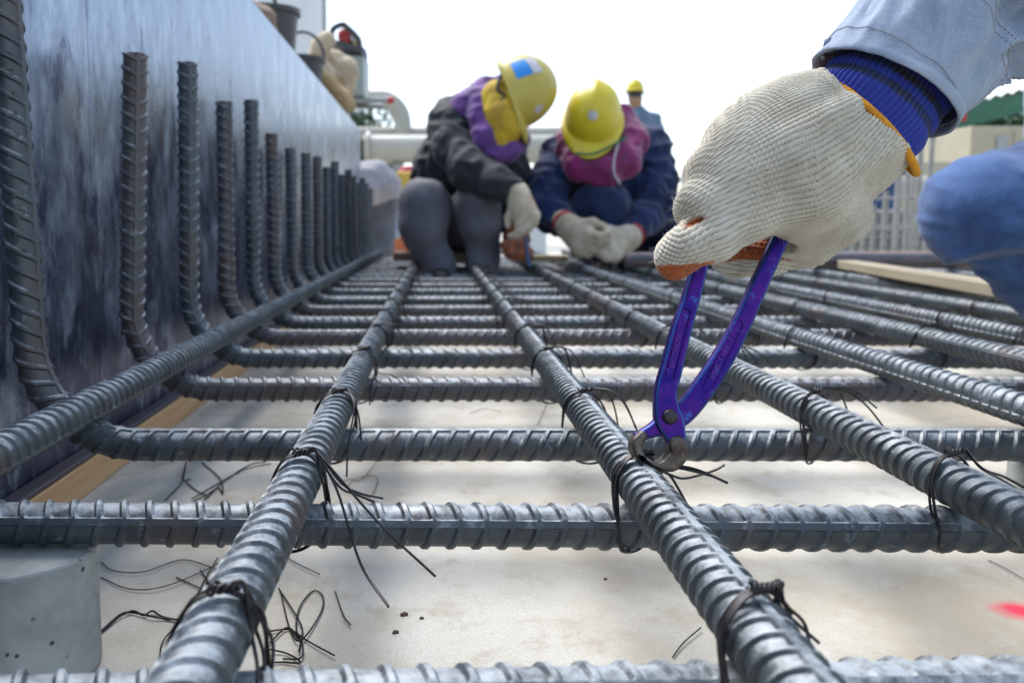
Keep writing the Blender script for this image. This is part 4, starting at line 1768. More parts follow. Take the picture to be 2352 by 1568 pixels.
# ------------------------------------------------------------------ workers further back
def helmet_mesh(name, scale=1.0):
    """dome with a raised crown rib, a rim all round and a visor in front (+y)"""
    n, md = 64, 18
    V, Q = [], []
    prof = []
    for i in range(md + 1):
        a = (math.pi / 2) * i / md
        prof.append((math.sin(a) ** 0.92, math.cos(a)))
    for j, (r_, z_) in enumerate(prof):
        for i in range(n):
            a = 2 * math.pi * i / n
            ca, sa = math.cos(a), math.sin(a)
            x, y, z = 0.104 * r_ * ca, 0.126 * r_ * sa, 0.135 * z_
            rib = math.exp(-(ca * r_ / 0.16) ** 2) * (r_ < 0.93) * (sa > -2) * min(1, (1 - r_) * 4 + 0.2)
            z += 0.006 * rib
            V.append((x, y, z))
    def ring(ext, vis, dz, vz):
        for i in range(n):
            a = 2 * math.pi * i / n
            ca, sa = math.cos(a), math.sin(a)
            f = max(0, sa) ** 1.6
            e = ext + vis * f
            V.append(((0.104 + ext * 1.0 + vis * 0.25 * f) * ca, (0.126 + e) * sa, dz + vz * f))
    ring(0.002, 0.0, -0.012, 0.0)
    ring(0.010, 0.022, -0.014, -0.006)
    ring(0.013, 0.045, -0.019, -0.016)
    ring(0.012, 0.045, -0.024, -0.020)
    ring(0.004, 0.020, -0.020, -0.010)
    ring(-0.004, 0.0, -0.012, 0.0)
    rings = md + 1 + 6
    for j in range(rings - 1):
        for i in range(n):
            k = (i + 1) % n
            Q.append((j * n + i, (j + 1) * n + i, (j + 1) * n + k, j * n + k))
    me = mesh_from(name, np.array(V) * scale, np.array(Q), True, 60)
    return me


def axes(up, fwd):
    up = np.array(up, float)
    up /= np.linalg.norm(up)
    f = np.array(fwd, float)
    f -= up * f.dot(up)
    f /= np.linalg.norm(f)
    s = np.cross(f, up)
    return Matrix((tuple(s), tuple(f), tuple(up))).transposed()


yel = bpy.data.materials.new('yellow_shell')
nt, bs = nodes_of(yel)
v = coords(nt)
n1 = noise(nt, v, 14, 4)
nt.links.new(ramp(nt, [(0.35, (0.62, 0.47, 0.012)), (0.65, (0.72, 0.58, 0.022))], n1).outputs[0], bs.inputs['Base Color'])
nt.links.new(ramp(nt, [(0.35, 0.30), (0.65, 0.48)], n1).outputs[0], bs.inputs['Roughness'])
yel2 = mat('dull_yellow_shell', (0.56, 0.45, 0.085), (0.48, 0.37, 0.05), 12, 0.42)
M['glove_far'] = mat('soiled_cotton', (0.60, 0.53, 0.41), (0.38, 0.30, 0.20), 22, 0.95, bmp=0.4, bscale=160, bdist=0.002)
M['glove_rubber'] = mat('orange_rubber', (0.46, 0.13, 0.04), (0.16, 0.07, 0.045), 40, 0.7)
M['black_cloth'] = mat('charcoal_knit', (0.013, 0.017, 0.023), (0.009, 0.012, 0.017), 9, 0.8, sheen=0.08, bmp=0.3, bscale=300)
M['grey_cloth'] = mat('grey_trouser_cloth', (0.13, 0.132, 0.165), (0.075, 0.077, 0.10), 8, 0.8, sheen=0.1, bmp=0.3, bscale=260)
M['purple_cloth'] = mat('purple_scarf_cloth', (0.15, 0.04, 0.26), (0.07, 0.018, 0.14), 14, 0.8, sheen=0.2)
M['magenta_cloth'] = mat('magenta_scarf_cloth', (0.25, 0.008, 0.125), (0.12, 0.004, 0.065), 12, 0.8, sheen=0.2)
M['yellow_cloth'] = mat('yellow_face_cloth', (0.62, 0.42, 0.02), (0.42, 0.25, 0.012), 22, 0.8)
M['strap'] = mat('dark_strap', (0.03, 0.03, 0.035), (0.015, 0.015, 0.02), 60, 0.6)
M['blue_print'] = mat('blue_sticker', (0.0, 0.26, 0.72), (0.0, 0.22, 0.62), 20, 0.5)
M['white_print'] = mat('whitish_sticker', (0.60, 0.57, 0.60), (0.46, 0.44, 0.48), 60, 0.5)


def strip_on(helm, x0, x1, y0, y1, name, mt, lift=0.0012):
    """thin label lying on the dome: angles (deg) round the crown (x: side, y: front/back)"""
    vs, q = [], []
    nx, ny = 8, 8
    for i in range(nx + 1):
        for j in range(ny + 1):
            a = R(x0 + (x1 - x0) * i / nx)
            b = R(y0 + (y1 - y0) * j / ny)
            d = np.array((math.sin(a) * math.cos(b), math.sin(b), math.cos(a) * math.cos(b)))
            r = math.hypot(d[0], d[1])
            phi = math.acos(max(-1, min(1, d[2])))
            rr = math.sin(phi) ** 0.92
            ca, sa = (d[0] / r, d[1] / r) if r > 1e-6 else (1, 0)
            p = np.array((0.104 * rr * ca, 0.126 * rr * sa, 0.135 * math.cos(phi) + 0.006 * math.exp(-(ca * rr / 0.16) ** 2) * min(1, (1 - rr) * 4 + 0.2) * (rr < .93)))
            vs.append(p * (1 + lift / 0.12))
    for i in range(nx):
        for j in range(ny):
            a = i * (ny + 1) + j
            q.append((a, a + ny + 1, a + ny + 2, a + 1))
    return link(name, mesh_from(name, vs, np.array(q)), mt, helm)


def simple_glove(wrist, knuck, side, curl, s=1.0, thumb=1):
    """knitted work glove: palm, four curled fingers of unequal length, thumb from the side of the palm"""
    w_, k_ = np.array(wrist), np.array(knuck)
    d = k_ - w_
    L = np.linalg.norm(d)
    d /= L
    sd_ = np.array(side, float)
    sd_ -= d * sd_.dot(d)
    sd_ /= np.linalg.norm(sd_)
    cl = np.array(curl, float)
    cl -= d * cl.dot(d)
    cl /= np.linalg.norm(cl)
    ch = []
    for j, o in enumerate((-0.033, -0.011, 0.011, 0.032)):
        kn = k_ + sd_ * o * s
        ch.append({'p': [tuple(w_ + sd_ * o * 0.55 * s) + (.024 * s,), tuple(kn) + (.0175 * s,)], 'k': .02})
    for j, (o, fl_) in enumerate(((-0.033, .82), (-0.011, 1.0), (0.011, .95), (0.032, .74))):
        kn = k_ + sd_ * o * s
        p1 = kn + (d * .030 + cl * .018) * fl_ * s
        p2 = p1 + (d * .004 + cl * .026) * fl_ * s
        p3 = p2 + (-d * .012 + cl * .014) * fl_ * s
        ch.append({'p': [tuple(kn) + (.0155 * s,), tuple(p1) + (.0132 * s,), tuple(p2) + (.0120 * s,), tuple(p3) + (.0105 * s,)], 'k': .006, 'ki': .006})
    t0 = w_ + d * .03 * s + sd_ * (-.030 * thumb) * s
    t1 = t0 + (d * .030 - sd_ * .020 * thumb + cl * .014) * s
    t2 = t1 + (d * .026 + cl * .018 + sd_ * .006 * thumb) * s
    ch.append({'p': [tuple(t0) + (.018 * s,), tuple(t1) + (.015 * s,), tuple(t2) + (.0115 * s,)], 'k': .012, 'ki': .006})
    ch.append({'p': [tuple(w_ - d * .035 * s) + (.034 * s,), tuple(w_) + (.031 * s,)], 'k': .02})
    return ch


def person(loc, label, group=None):
    o = empty('person', tuple(loc))
    return tag(o, label, 'person', group)


def part_fn(root):
    l = np.array(root.location)

    def f(name, chains, mt, h=.009, k=.03, folds=0.0, fscale=12, seed=1, post=None, parent=None, rl=1, stretch=(1, 1, 1)):
        V, Q = sdf_mesh(name, chains, h, k, folds, fscale, seed, post, stretch)
        V = relax(V, Q, rl)
        return link(name, mesh_from(name, V - l, Q), mt, parent or root)
    return f


def head_chain(c, up, fwd, s=1.0):
    A = np.array(axes(up, fwd))
    sx, fy, uz = A[:, 0], A[:, 1], A[:, 2]
    c = np.array(c)
    g = lambda x, y, z: tuple(c + (sx * x + fy * y + uz * z) * s)
    return [{'p': [g(0, -.012, .03) + (.084 * s,), g(0, .02, -.045) + (.064 * s,), g(0, .03, -.085) + (.038 * s,)], 'ki': .03},
            {'p': [g(0, .092, -.02) + (.010 * s,), g(0, .104, -.045) + (.014 * s,)], 'k': .012},
            {'p': [g(-.02, .088, -.082) + (.008 * s,), g(.02, .088, -.082) + (.008 * s,)], 'k': .01},
            {'p': [g(-.082, -.01, -.015) + (.018 * s,), g(-.082, -.012, -.045) + (.012 * s,)], 'k': .006},
            {'p': [g(.082, -.01, -.015) + (.018 * s,), g(.082, -.012, -.045) + (.012 * s,)], 'k': .006},
            {'p': [g(-.032, .082, -.005) + (.012 * s,)], 'k': .006}, {'p': [g(.032, .082, -.005) + (.012 * s,)], 'k': .006},
            {'p': [g(0, -.035, -.06) + (.052 * s,), g(0, -.06, -.16) + (.055 * s,)], 'k': .03}]


gv = simple_glove((1.05, 1.15, .435), (1.02, 1.06, .40), (.9, -.3, 0), (-.2, -.4, -.9), 1.05, -1)
V, Q = sdf_mesh('glove', gv, .005, .015)
man_part('glove', relax(V, Q, 1), Q, M['glove_far'])

# ---- A: charcoal top, grey trousers, purple scarf
pA = person(tuple(P(1040, 610, 2.85) * np.array((1, 1, 0))), 'person crouching in charcoal top and purple scarf with blue sticker on yellow helmet')
fa = part_fn(pA)
upA, fwA = (0.90, -0.12, 0.40), (0.36, -0.30, -0.90)
headA = P(1176, 243, 2.84)
fa('body', head_chain(headA, upA, fwA, .98) + [
    {'p': pc((1000, 490, 3.12, .09), (1040, 390, 3.05, .115), (1085, 310, 2.98, .11), (1120, 255, 2.92, .055)), 'k': .04, 'ki': .05},
    {'p': pc((1040, 285, 2.9, .05), (1066, 380, 2.75, .042), (1185, 448, 2.66, .03)), 'k': .03},
    {'p': pc((1165, 325, 3.08, .05), (1172, 440, 2.95, .04), (1183, 540, 2.76, .03)), 'k': .03},
    {'p': pc((1000, 535, 3.12, .085), (975, 480, 2.78, .06), (1012, 600, 2.8, .035), (1014, 622, 2.74, .03)), 'k': .03},
    {'p': pc((1060, 530, 3.12, .09), (1100, 480, 2.78, .06), (1110, 600, 2.8, .035), (1112, 622, 2.74, .03)), 'k': .03}], skin, .010)
fa('jacket', [
    {'p': pc((990, 478, 3.10, .105), (1036, 400, 3.05, .125), (1085, 325, 2.98, .128), (1108, 272, 2.93, .085), (1108, 240, 2.93, .066)), 'ki': .06},
    {'p': pc((1040, 270, 2.93, .062), (1062, 268, 2.95, .060)), 'k': .03},
    {'p': pc((1036, 283, 2.92, .068), (1100, 300, 2.96, .10), (1160, 330, 3.06, .066)), 'k': .05, 'ki': .03},
    {'p': pc((1032, 290, 2.88, .070), (1046, 345, 2.80, .062), (1075, 392, 2.72, .057), (1135, 418, 2.66, .047), (1182, 443, 2.64, .038)), 'k': .025, 'ki': .03},
    {'p': pc((1160, 330, 3.06, .066), (1176, 410, 2.98, .058), (1176, 470, 2.88, .052), (1186, 545, 2.76, .040)), 'k': .03, 'ki': .03},
    {'p': pc((965, 470, 3.14, .05), (935, 468, 3.18, .025)), 'k': .03}], M['black_cloth'], .0075, .03, .015, 19, 3)
fa('trousers', [
    {'p': pc((992, 520, 3.12, .110), (982, 478, 2.80, .078), (972, 462, 2.76, .068), (970, 520, 2.76, .072), (988, 575, 2.78, .054), (1010, 605, 2.76, .050), (1012, 632, 2.72, .040)), 'ki': .03},
    {'p': pc((1060, 520, 3.12, .120), (1094, 475, 2.80, .074), (1098, 460, 2.76, .064), (1104, 520, 2.76, .062), (1108, 575, 2.78, .050), (1110, 606, 2.76, .046), (1112, 634, 2.72, .038)), 'k': .004, 'ki': .03},
    {'p': pc((1000, 530, 3.15, .115), (1060, 530, 3.15, .115)), 'k': .05}], M['grey_cloth'], .0075, .02, .008, 15, 4, stretch=(1, 1, .45))
for x in (1012, 1112):
    fa('boot', [{'p': pc((x, 634, 2.74, .040), (x + 3, 641, 2.66, .032)), 'ki': .02}], bootm, .008)
fa('scarf', [
    {'p': pc((1120, 206, 2.90, .044), (1100, 240, 2.84, .036), (1103, 272, 2.80, .034), (1112, 316, 2.77, .034), (1138, 354, 2.75, .028)), 'ki': .03},
    {'p': pc((1150, 212, 3.0, .062), (1110, 230, 2.97, .06), (1130, 290, 2.99, .07)), 'k': .04, 'ki': .04},
    {'p': pc((1138, 354, 2.77, .028), (1168, 345, 2.78, .030), (1188, 322, 2.85, .034), (1180, 300, 2.94, .04)), 'k': .02, 'ki': .03}], M['purple_cloth'], .0065, .02, .010, 24, 8)
fa('face_cloth', [
    {'p': pc((1150, 232, 2.82, .070), (1160, 262, 2.79, .066), (1163, 290, 2.78, .054), (1150, 310, 2.79, .045)), 'ki': .03},
    {'p': pc((1140, 215, 2.80, .036), (1140, 262, 2.78, .034), (1146, 325, 2.765, .032), (1148, 350, 2.755, .016)), 'k': .02, 'ki': .02}], M['yellow_cloth'], .0065, .02, .004, 30, 6)
_Ax = np.array(axes(upA, fwA))
_nk = lambda y, z: tuple(headA + _Ax[:, 1] * y + _Ax[:, 2] * z)
fa('scarf', [{'p': [_nk(-.045, -.06) + (.060,), _nk(-.058, -.12) + (.060,), _nk(-.055, -.165) + (.058,)], 'ki': .02}], M['purple_cloth'], .0075, .02, .008, 24, 9)
hA_ = link('helmet', helmet_mesh('helmet', 1.0), yel2, pA)
mA = axes(upA, fwA).to_4x4()
hA_.location = tuple(np.array(P(1186, 212, 2.83)) - np.array(pA.location))
hA_.rotation_euler = mA.to_euler()
# which side of the dome faces the camera
camdir = np.array((0, 0, CAM_Z)) - P(1188, 222, 2.83)
lc = np.array(mA.to_3x3().transposed() @ Vector(camdir))
lc /= np.linalg.norm(lc)
sgnA = 1 if lc[0] > 0 else -1
strip_on(hA_, sgnA * 58, sgnA * 83, -30, 2, 'blue_sticker', M['blue_print'])
strip_on(hA_, sgnA * 40, sgnA * 57, -30, 2, 'pale_sticker', M['white_print'])
strip_on(hA_, sgnA * 40, sgnA * 64, 52, 64, 'pale_sticker', M['white_print'])
mb = MB()
lA = np.array(pA.location)
mb.tube([q - lA for q in catmull([P(1150, 175, 2.77), P(1142, 205, 2.745), P(1160, 222, 2.735), P(1135, 245, 2.74), P(1128, 280, 2.745), P(1142, 305, 2.745)], 6)], .0055, 6)
mb.build('chin_strap', M['strap'], pA)
gl1 = simple_glove(P(1190, 448, 2.62), P(1212, 505, 2.57), (0.75, -.3, .5), (-.5, .1, -.9), .92)
fa('glove', gl1, M['glove_far'], .005, .015)
gl2 = simple_glove(P(1186, 545, 2.72), P(1190, 585, 2.66), (.9, .2, 0), (.1, -1, -.1), .95)
fa('glove', gl2, M['glove_rubber'], .005, .015)
mb = MB()
mb.tube([q - lA for q in [P(1190, 515, 2.6), P(1208, 552, 2.6), P(1212, 590, 2.6), P(1216, 612, 2.6)]], .006, 8)
tool = mb.mesh('tying_tool')
to = link('tying_tool', tool, mat('blue_tool', (0.03, 0.13, 0.30), (0.02, 0.06, 0.16), 60, 0.4), None, tuple(lA))
tag(to, 'slim blue tool held by the worker in the purple scarf', 'hand tool')

# ---- B: navy work jacket, magenta scarf
pB = person(tuple(P(1390, 600, 2.95) * np.array((1, 1, 0))), 'person kneeling in navy jacket and magenta scarf with bowed yellow helmet')
fb = part_fn(pB)
upB, fwB = (-0.08, -0.74, 0.66), (-0.20, -0.62, -0.76)
headB = P(1368, 290, 2.88)
fb('body', head_chain(headB, upB, fwB, .95) + [
    {'p': pc((1430, 520, 3.25, .11), (1410, 430, 3.15, .12), (1395, 360, 3.04, .11), (1380, 310, 2.97, .055)), 'k': .04, 'ki': .05},
    {'p': pc((1285, 345, 3.0, .05), (1258, 470, 2.9, .042), (1322, 530, 2.76, .03)), 'k': .03},
    {'p': pc((1490, 345, 3.05, .05), (1512, 475, 2.95, .042), (1430, 545, 2.76, .03)), 'k': .03},
    {'p': pc((1380, 530, 3.2, .09), (1382, 475, 2.86, .06), (1395, 590, 3.0, .035), (1396, 612, 2.95, .03)), 'k': .03},
    {'p': pc((1440, 530, 3.25, .09), (1545, 530, 3.05, .06), (1530, 560, 3.35, .04)), 'k': .03}], skin, .010)
fb('jacket', [
    {'p': pc((1395, 500, 3.22, .165), (1390, 430, 3.12, .175), (1385, 370, 3.05, .150), (1382, 318, 3.0, .09)), 'ki': .06},
    {'p': pc((1292, 362, 3.0, .072), (1380, 340, 3.05, .11), (1480, 345, 3.04, .078)), 'k': .05, 'ki': .04},
    {'p': pc((1284, 366, 2.98, .072), (1262, 430, 2.93, .066), (1258, 485, 2.88, .060), (1310, 522, 2.78, .042)), 'k': .03, 'ki': .03},
    {'p': pc((1490, 350, 3.03, .078), (1502, 420, 2.98, .072), (1502, 478, 2.92, .066), (1446, 536, 2.78, .044)), 'k': .03, 'ki': .03}], M['denim_dark'], .0075, .03, .018, 19, 13)
fb('trousers', [
    {'p': pc((1385, 530, 3.2, .12), (1382, 480, 2.90, .092), (1380, 475, 2.86, .088), (1388, 540, 2.92, .082), (1395, 600, 2.98, .055)), 'ki': .03},
    {'p': pc((1440, 530, 3.22, .13), (1530, 535, 3.06, .105), (1552, 545, 3.02, .095), (1500, 575, 3.3, .07)), 'k': .04, 'ki': .04},
    {'p': pc((1385, 540, 3.25, .13), (1450, 540, 3.25, .13)), 'k': .05}], M['denim_dark'], .0075, .02, .013, 13, 14)
for x, y, D in ((1396, 612, 2.92), (1500, 590, 3.4)):
    fb('boot', [{'p': pc((x, y, D, .045), (x, y + 5, D - .1, .036)), 'ki': .02}], bootm, .008)
fb('scarf', [
    {'p': pc((1305, 340, 2.90, .042), (1330, 382, 2.84, .044), (1385, 398, 2.82, .046), (1432, 372, 2.84, .048), (1450, 325, 2.92, .050), (1440, 295, 2.98, .045)), 'ki': .03},
    {'p': pc((1320, 330, 2.98, .07), (1432, 318, 3.0, .07)), 'k': .04},
    {'p': pc((1425, 265, 2.96, .04), (1442, 300, 2.94, .045)), 'k': .02},
    {'p': pc((1365, 340, 2.86, .055), (1375, 378, 2.85, .05)), 'k': .03}], M['magenta_cloth'], .0065, .025, .012, 20, 15)
hB_ = link('helmet', helmet_mesh('helmet', .93), yel, pB)
mB_ = axes(upB, fwB).to_4x4()
hB_.location = tuple(np.array(P(1362, 268, 2.86)) - np.array(pB.location))
hB_.rotation_euler = mB_.to_euler()
strip_on(hB_, -14, 10, 44, 56, 'pale_sticker', M['white_print'])
lB = np.array(pB.location)
mb = MB()
mb.tube([q - lB for q in catmull([P(1422, 325, 2.76), P(1412, 360, 2.76), P(1410, 395, 2.76), P(1424, 422, 2.77)], 6)], .004, 6)
mb.build('scarf_cord', M['white_print'], pB)
mb = MB()
mb.tube([q - lB for q in catmull([P(1322, 352, 2.74), P(1360, 354, 2.72), P(1400, 338, 2.73), P(1436, 316, 2.76)], 6)], .0045, 6)
mb.build('green_band', mat('green_trim', (0.03, 0.14, 0.05), rough=0.7), pB)
red_c = mat('red_yarn', (0.50, 0.02, 0.04), (0.36, 0.015, 0.03), 60, 0.8)
for wri, knu, sid, thb in (((1306, 522), (1345, 560), (-.5, .3, -.8), 1), ((1442, 546), (1398, 570), (-.4, .3, .85), -1)):
    W_, K_ = P(wri[0], wri[1], 2.75), P(knu[0], knu[1], 2.68)
    fb('glove', simple_glove(W_, K_, sid, (.9 if wri[0] < 1400 else -.9, -.6, -.25), 1.1, thb), M['glove_far'], .005, .02)
    d_ = (K_ - W_) / np.linalg.norm(K_ - W_)
    e1 = np.cross(d_, (0, 1, 0))
    e1 /= np.linalg.norm(e1)
    e2 = np.cross(d_, e1)
    c_ = W_ - d_ * .036
    mb = MB()
    mb.tube([c_ + .037 * (math.cos(a) * e1 + math.sin(a) * e2) - lB for a in np.linspace(0, 2 * math.pi, 30)], .006, 6)
    mb.build('red_cuff_edge', red_c, pB)

# ---- C: standing far behind
DC = 10.0
pC = person((P(1470, 600, DC)[0], DC, 0), 'person standing far off in grey blue jacket, seen past the bowed yellow helmet')
fc = part_fn(pC)
xc = float(P(1468, 300, DC)[0])
fc('body', [{'p': [(xc - .06, DC, 1.81, .09), (xc - .06, DC - .02, 1.75, .075), (xc - .04, DC, 1.63, .06), (xc, DC, 1.45, .12), (xc, DC, 1.05, .12)], 'ki': .04},
            {'p': [(xc + .2, DC, 1.5, .05), (xc + .24, DC - .05, 1.25, .04), (xc + .15, DC - .3, 1.15, .035)]}, {'p': [(xc - .2, DC, 1.5, .05), (xc - .24, DC - .05, 1.25, .04), (xc - .15, DC - .3, 1.15, .035)]},
            {'p': [(xc - .1, DC, 1.05, .09), (xc - .1, DC, 0.25, .05)]}, {'p': [(xc + .1, DC, 1.05, .09), (xc + .1, DC, 0.25, .05)]}], skin, .018)
fc('jacket', [{'p': [(xc - .03, DC, 1.6, .09), (xc, DC, 1.45, .165), (xc, DC, 1.05, .16)], 'ki': .08}, {'p': [(xc + .19, DC, 1.51, .08), (xc + .26, DC - .05, 1.25, .07), (xc + .15, DC - .3, 1.15, .05)], 'k': .08},
              {'p': [(xc - .19, DC, 1.51, .08), (xc - .26, DC - .05, 1.25, .07), (xc - .15, DC - .3, 1.15, .05)], 'k': .08}], mat('slate_blue_cloth', (0.15, 0.20, 0.29), (0.10, 0.14, 0.21), 8, 0.8), .018, .03, .015, 7, 2)
fc('trousers', [{'p': [(xc - .1, DC, 1.07, .12), (xc - .1, DC, 0.25, .075)]}, {'p': [(xc + .1, DC, 1.07, .12), (xc + .1, DC, 0.25, .075)], 'k': .03}], M['denim_dark'], .018)
fc('hair', [{'p': [(xc - .06, DC + .0, 1.85, .095), (xc - .06, DC - .03, 1.81, .085)]}], bootm, .018)
for s in (-.1, .1):
    fc('boot', [{'p': [(xc + s, DC, 0.21, .06), (xc + s, DC - .14, 0.2, .05)]}], bootm, .018)
hC = link('helmet', helmet_mesh('helmet', 1.0), yel, pC)
hC.location = (xc - .06 - pC.location[0], 0, 1.86)
hC.rotation_euler = (R(6), 0, R(150))

mb = MB()
mb.box((-.35, -.4, 0), (.35, .3, .15), .01)
o = mb.build('concrete_step', M['spacer'], None, loc=(xc, DC, 0))
tag(o, 'low concrete step under the person standing far off', 'step')

# ---- D: someone far right beyond the upright bars
pD = person((P(2012, 560, 8.4)[0], 8.4, 0), 'person in blue work trousers standing far off behind the upright bars')
fd = part_fn(pD)
xd = float(pD.location[0])
DD = 8.4
fd('body', [{'p': [(xd, DD, 1.56, .085), (xd, DD, 1.44, .055), (xd, DD, 1.2, .12), (xd, DD, .85, .12)], 'ki': .04}, {'p': [(xd - .09, DD, .85, .09), (xd - .09, DD, .1, .05)]}, {'p': [(xd + .09, DD, .85, .09), (xd + .09, DD, .1, .05)]}], skin, .018)
fd('jacket', [{'p': [(xd, DD, 1.38, .10), (xd, DD, 1.2, .16), (xd, DD, .85, .15)], 'ki': .08}, {'p': [(xd + .2, DD, 1.3, .075), (xd + .24, DD, .8, .05)], 'k': .06}, {'p': [(xd - .2, DD, 1.3, .075), (xd - .24, DD, .8, .05)], 'k': .06}], M['denim_blue'], .018, .03, .012, 7, 2)
fd('trousers', [{'p': [(xd - .09, DD, .9, .115), (xd - .09, DD, .12, .075)]}, {'p': [(xd + .09, DD, .9, .115), (xd + .09, DD, .12, .075)], 'k': .02}], M['denim_blue'], .018)
for s in (-.09, .09):
    fd('boot', [{'p': [(xd + s, DD, .08, .07), (xd + s, DD - .13, .06, .055)]}], M['timber_brown'], .018)
hD = link('helmet', helmet_mesh('helmet', 1.0), yel, pD)
hD.location = (0, 0, 1.63)

# low plank the crouching worker sits on, and the round offcut between the two
mb = MB()
mb.box((-.19, -.10, .0), (.19, .10, .03), .003)
o = mb.build('sitting_board', M['timber_brown'], None, loc=(float(P(1022, 600, 3.05)[0]), 3.05, LZ + .016))
tag(o, 'brown sitting board on the bars beneath the worker in grey trousers', 'board')
mb = MB()
mb.box((-.075, -.05, 0), (.075, .05, .02), .003)
o = mb.build('timber_offcut', M['timber'], None, loc=(float(P(1252, 590, 2.95)[0]), 2.95, LZ + .016))
tag(o, 'pale wooden offcut lying on the bars between the two yellow helmets', 'timber')
# ------------------------------------------------------------------ things behind the wall (left)
M['white_paint'] = mat('white_tank_paint', (0.74, 0.75, 0.76), (0.66, 0.68, 0.69), 2, 0.5)
M['cream_pipe'] = mat('cream_pipe_paint', (0.43, 0.42, 0.36), (0.36, 0.35, 0.30), 3, 0.4)
M['grey_pole'] = mat('grey_galvanised', (0.36, 0.38, 0.37), (0.28, 0.30, 0.30), 12, 0.5, 0.4)
M['green_box'] = mat('grey_green_enamel', (0.27, 0.32, 0.29), (0.23, 0.27, 0.25), 8, 0.45)
M['black_plastic'] = mat('black_plastic', (0.035, 0.036, 0.045), (0.02, 0.02, 0.026), 20, 0.45)
M['canvas'] = mat('tan_leather', (0.56, 0.40, 0.21), (0.44, 0.29, 0.13), 12, 0.75, bmp=0.3)
M['canvas_pale'] = mat('pale_canvas', (0.60, 0.49, 0.34), (0.48, 0.38, 0.26), 12, 0.8, bmp=0.3)
M['red_paint'] = mat('red_paint', (0.50, 0.03, 0.03), (0.40, 0.02, 0.02), 20, 0.45)
M['yellow_paint'] = mat('yellow_paint', (0.62, 0.42, 0.06), (0.52, 0.34, 0.05), 12, 0.5)
M['orange_paint'] = mat('orange_paint', (0.55, 0.16, 0.04), (0.44, 0.11, 0.03), 12, 0.5)
M['green_paint'] = mat('green_steel_paint', (0.02, 0.16, 0.085), (0.014, 0.10, 0.055), 6, 0.45)
M['beige_wall'] = mat('beige_sheet', (0.46, 0.42, 0.31), (0.40, 0.36, 0.26), 3, 0.6)
M['roof_white'] = mat('pale_roof_sheet', (0.66, 0.67, 0.68), (0.56, 0.58, 0.60), 3, 0.45, 0.1)
M['post_grey'] = mat('dusty_bar_grey', (0.36, 0.36, 0.34), (0.24, 0.24, 0.22), 18, 0.7, 0.2)

# walkway on the back of the wall: long boards on brackets
DECK = 0.690
walk = empty('scaffold_walkway', (-0.775, 2.4, 0))
tag(walk, 'brown board walkway behind the top edge of the steel wall', 'walkway')
for k, x in enumerate((-0.205, 0.0, 0.205)):
    mb = MB()
    mb.box((x - .098, -1.7, DECK - .035), (x + .098, 1.45, DECK), .003)
    mb.build('board', M['timber_brown'], walk)
for y in (-1.5, -.3, .9, 1.35):
    mb = MB()
    mb.box((-.33, y, DECK - .085), (.32, y + .06, DECK - .0355), .002)
    mb.build('bracket', M['angle'], walk)
    mb = MB()
    mb.box((-.33, y + .01, .001), (-.28, y + .05, DECK - .086), .002)
    mb.build('post', M['angle'], walk)
mb = MB()
mb.box((-.018, 0, 0), (.018, 2.0, .064), .002)
o = mb.build('timber_rail', M['timber'], None, loc=(-.398 - .0, .35, WALL_TOP - .034))
o.location = (-.4605, .35, DECK + .001)
tag(o, 'long pale timber lying on the walkway along the wall top', 'timber')


def bucket(p, r, h, tilt, label):
    b = empty('bucket', p, tilt)
    tag(b, label, 'bucket', 'black buckets on the walkway')
    mb = MB()
    prof = [(r * .74, 0), (r * .98, h * .93), (r * 1.05, h * .93), (r * 1.06, h), (r * .97, h), (r * .70, .012), (.001, .01)]
    mb.lathe(prof[:-1], 40)
    mb.build('shell', M['black_plastic'], b, sharp=40)
    mb = MB()
    mb.tube([(r * 1.02 * math.cos(a), .35 * r * math.sin(a), h * .95 + r * 1.35 * math.sin(a)) for a in np.linspace(0, math.pi, 18)], .006, 6)
    mb.build('handle', M['strap'], b)
    return b


q = P(608, 60, 2.6)
bucket((float(q[0]), 2.6, DECK + .004), .112, .235, (0, R(-3), R(70)), 'black bucket with raised handle on the walkway, nearest the camera')
q = P(692, 150, 3.3)
bucket((float(q[0]), 3.3, DECK + .003), .09, .23, (0, 0, 0), 'smaller black bucket half hidden by the tan roll')

# white tank and its standpipe
q = P(600, 300, 13.0)
tk = empty('storage_tank', (float(q[0]), 13.0, 0))
tag(tk, 'tall white cylindrical tank rising behind the wall', 'tank')
mb = MB()
mb.lathe([(1.05, 0), (1.05, 6.0), (1.0, 6.15), (.6, 6.5), (.05, 6.7)], 64)
mb.build('shell', M['white_paint'], tk, sharp=40)
for z in (1.5, 3.0, 4.5):
    mb = MB()
    mb.lathe([(1.056, z), (1.064, z + .02), (1.064, z + .05), (1.056, z + .07)], 64)
    mb.build('hoop', M['white_paint'], tk)
q = P(748, 300, 11.0)
mb = MB()
mb.lathe([(.030, 0), (.030, 7.0)], 16)
mb.lathe([(.09, 0.0), (.09, .03)], 16)
o = mb.build('standpipe', M['grey_pole'], None, loc=(float(q[0]), 11.0, 0))
tag(o, 'thin grey vertical pipe in front of the white tank', 'pipe')

# folded leather and canvas gear heaped on the wall end
DW = 3.55


def soft(name, chains, mt, label, cat, h=.006, folds=.006, fs=24, seed=1, group=None):
    V, Q = sdf_mesh(name, chains, h, .03, folds, fs, seed)
    V = relax(V, Q, 1)
    c = V.mean(0)
    c[2] = V[:, 2].min()
    o = link(name, mesh_from(name, V - c, Q), mt, None, tuple(c))
    return tag(o, label, cat, group)


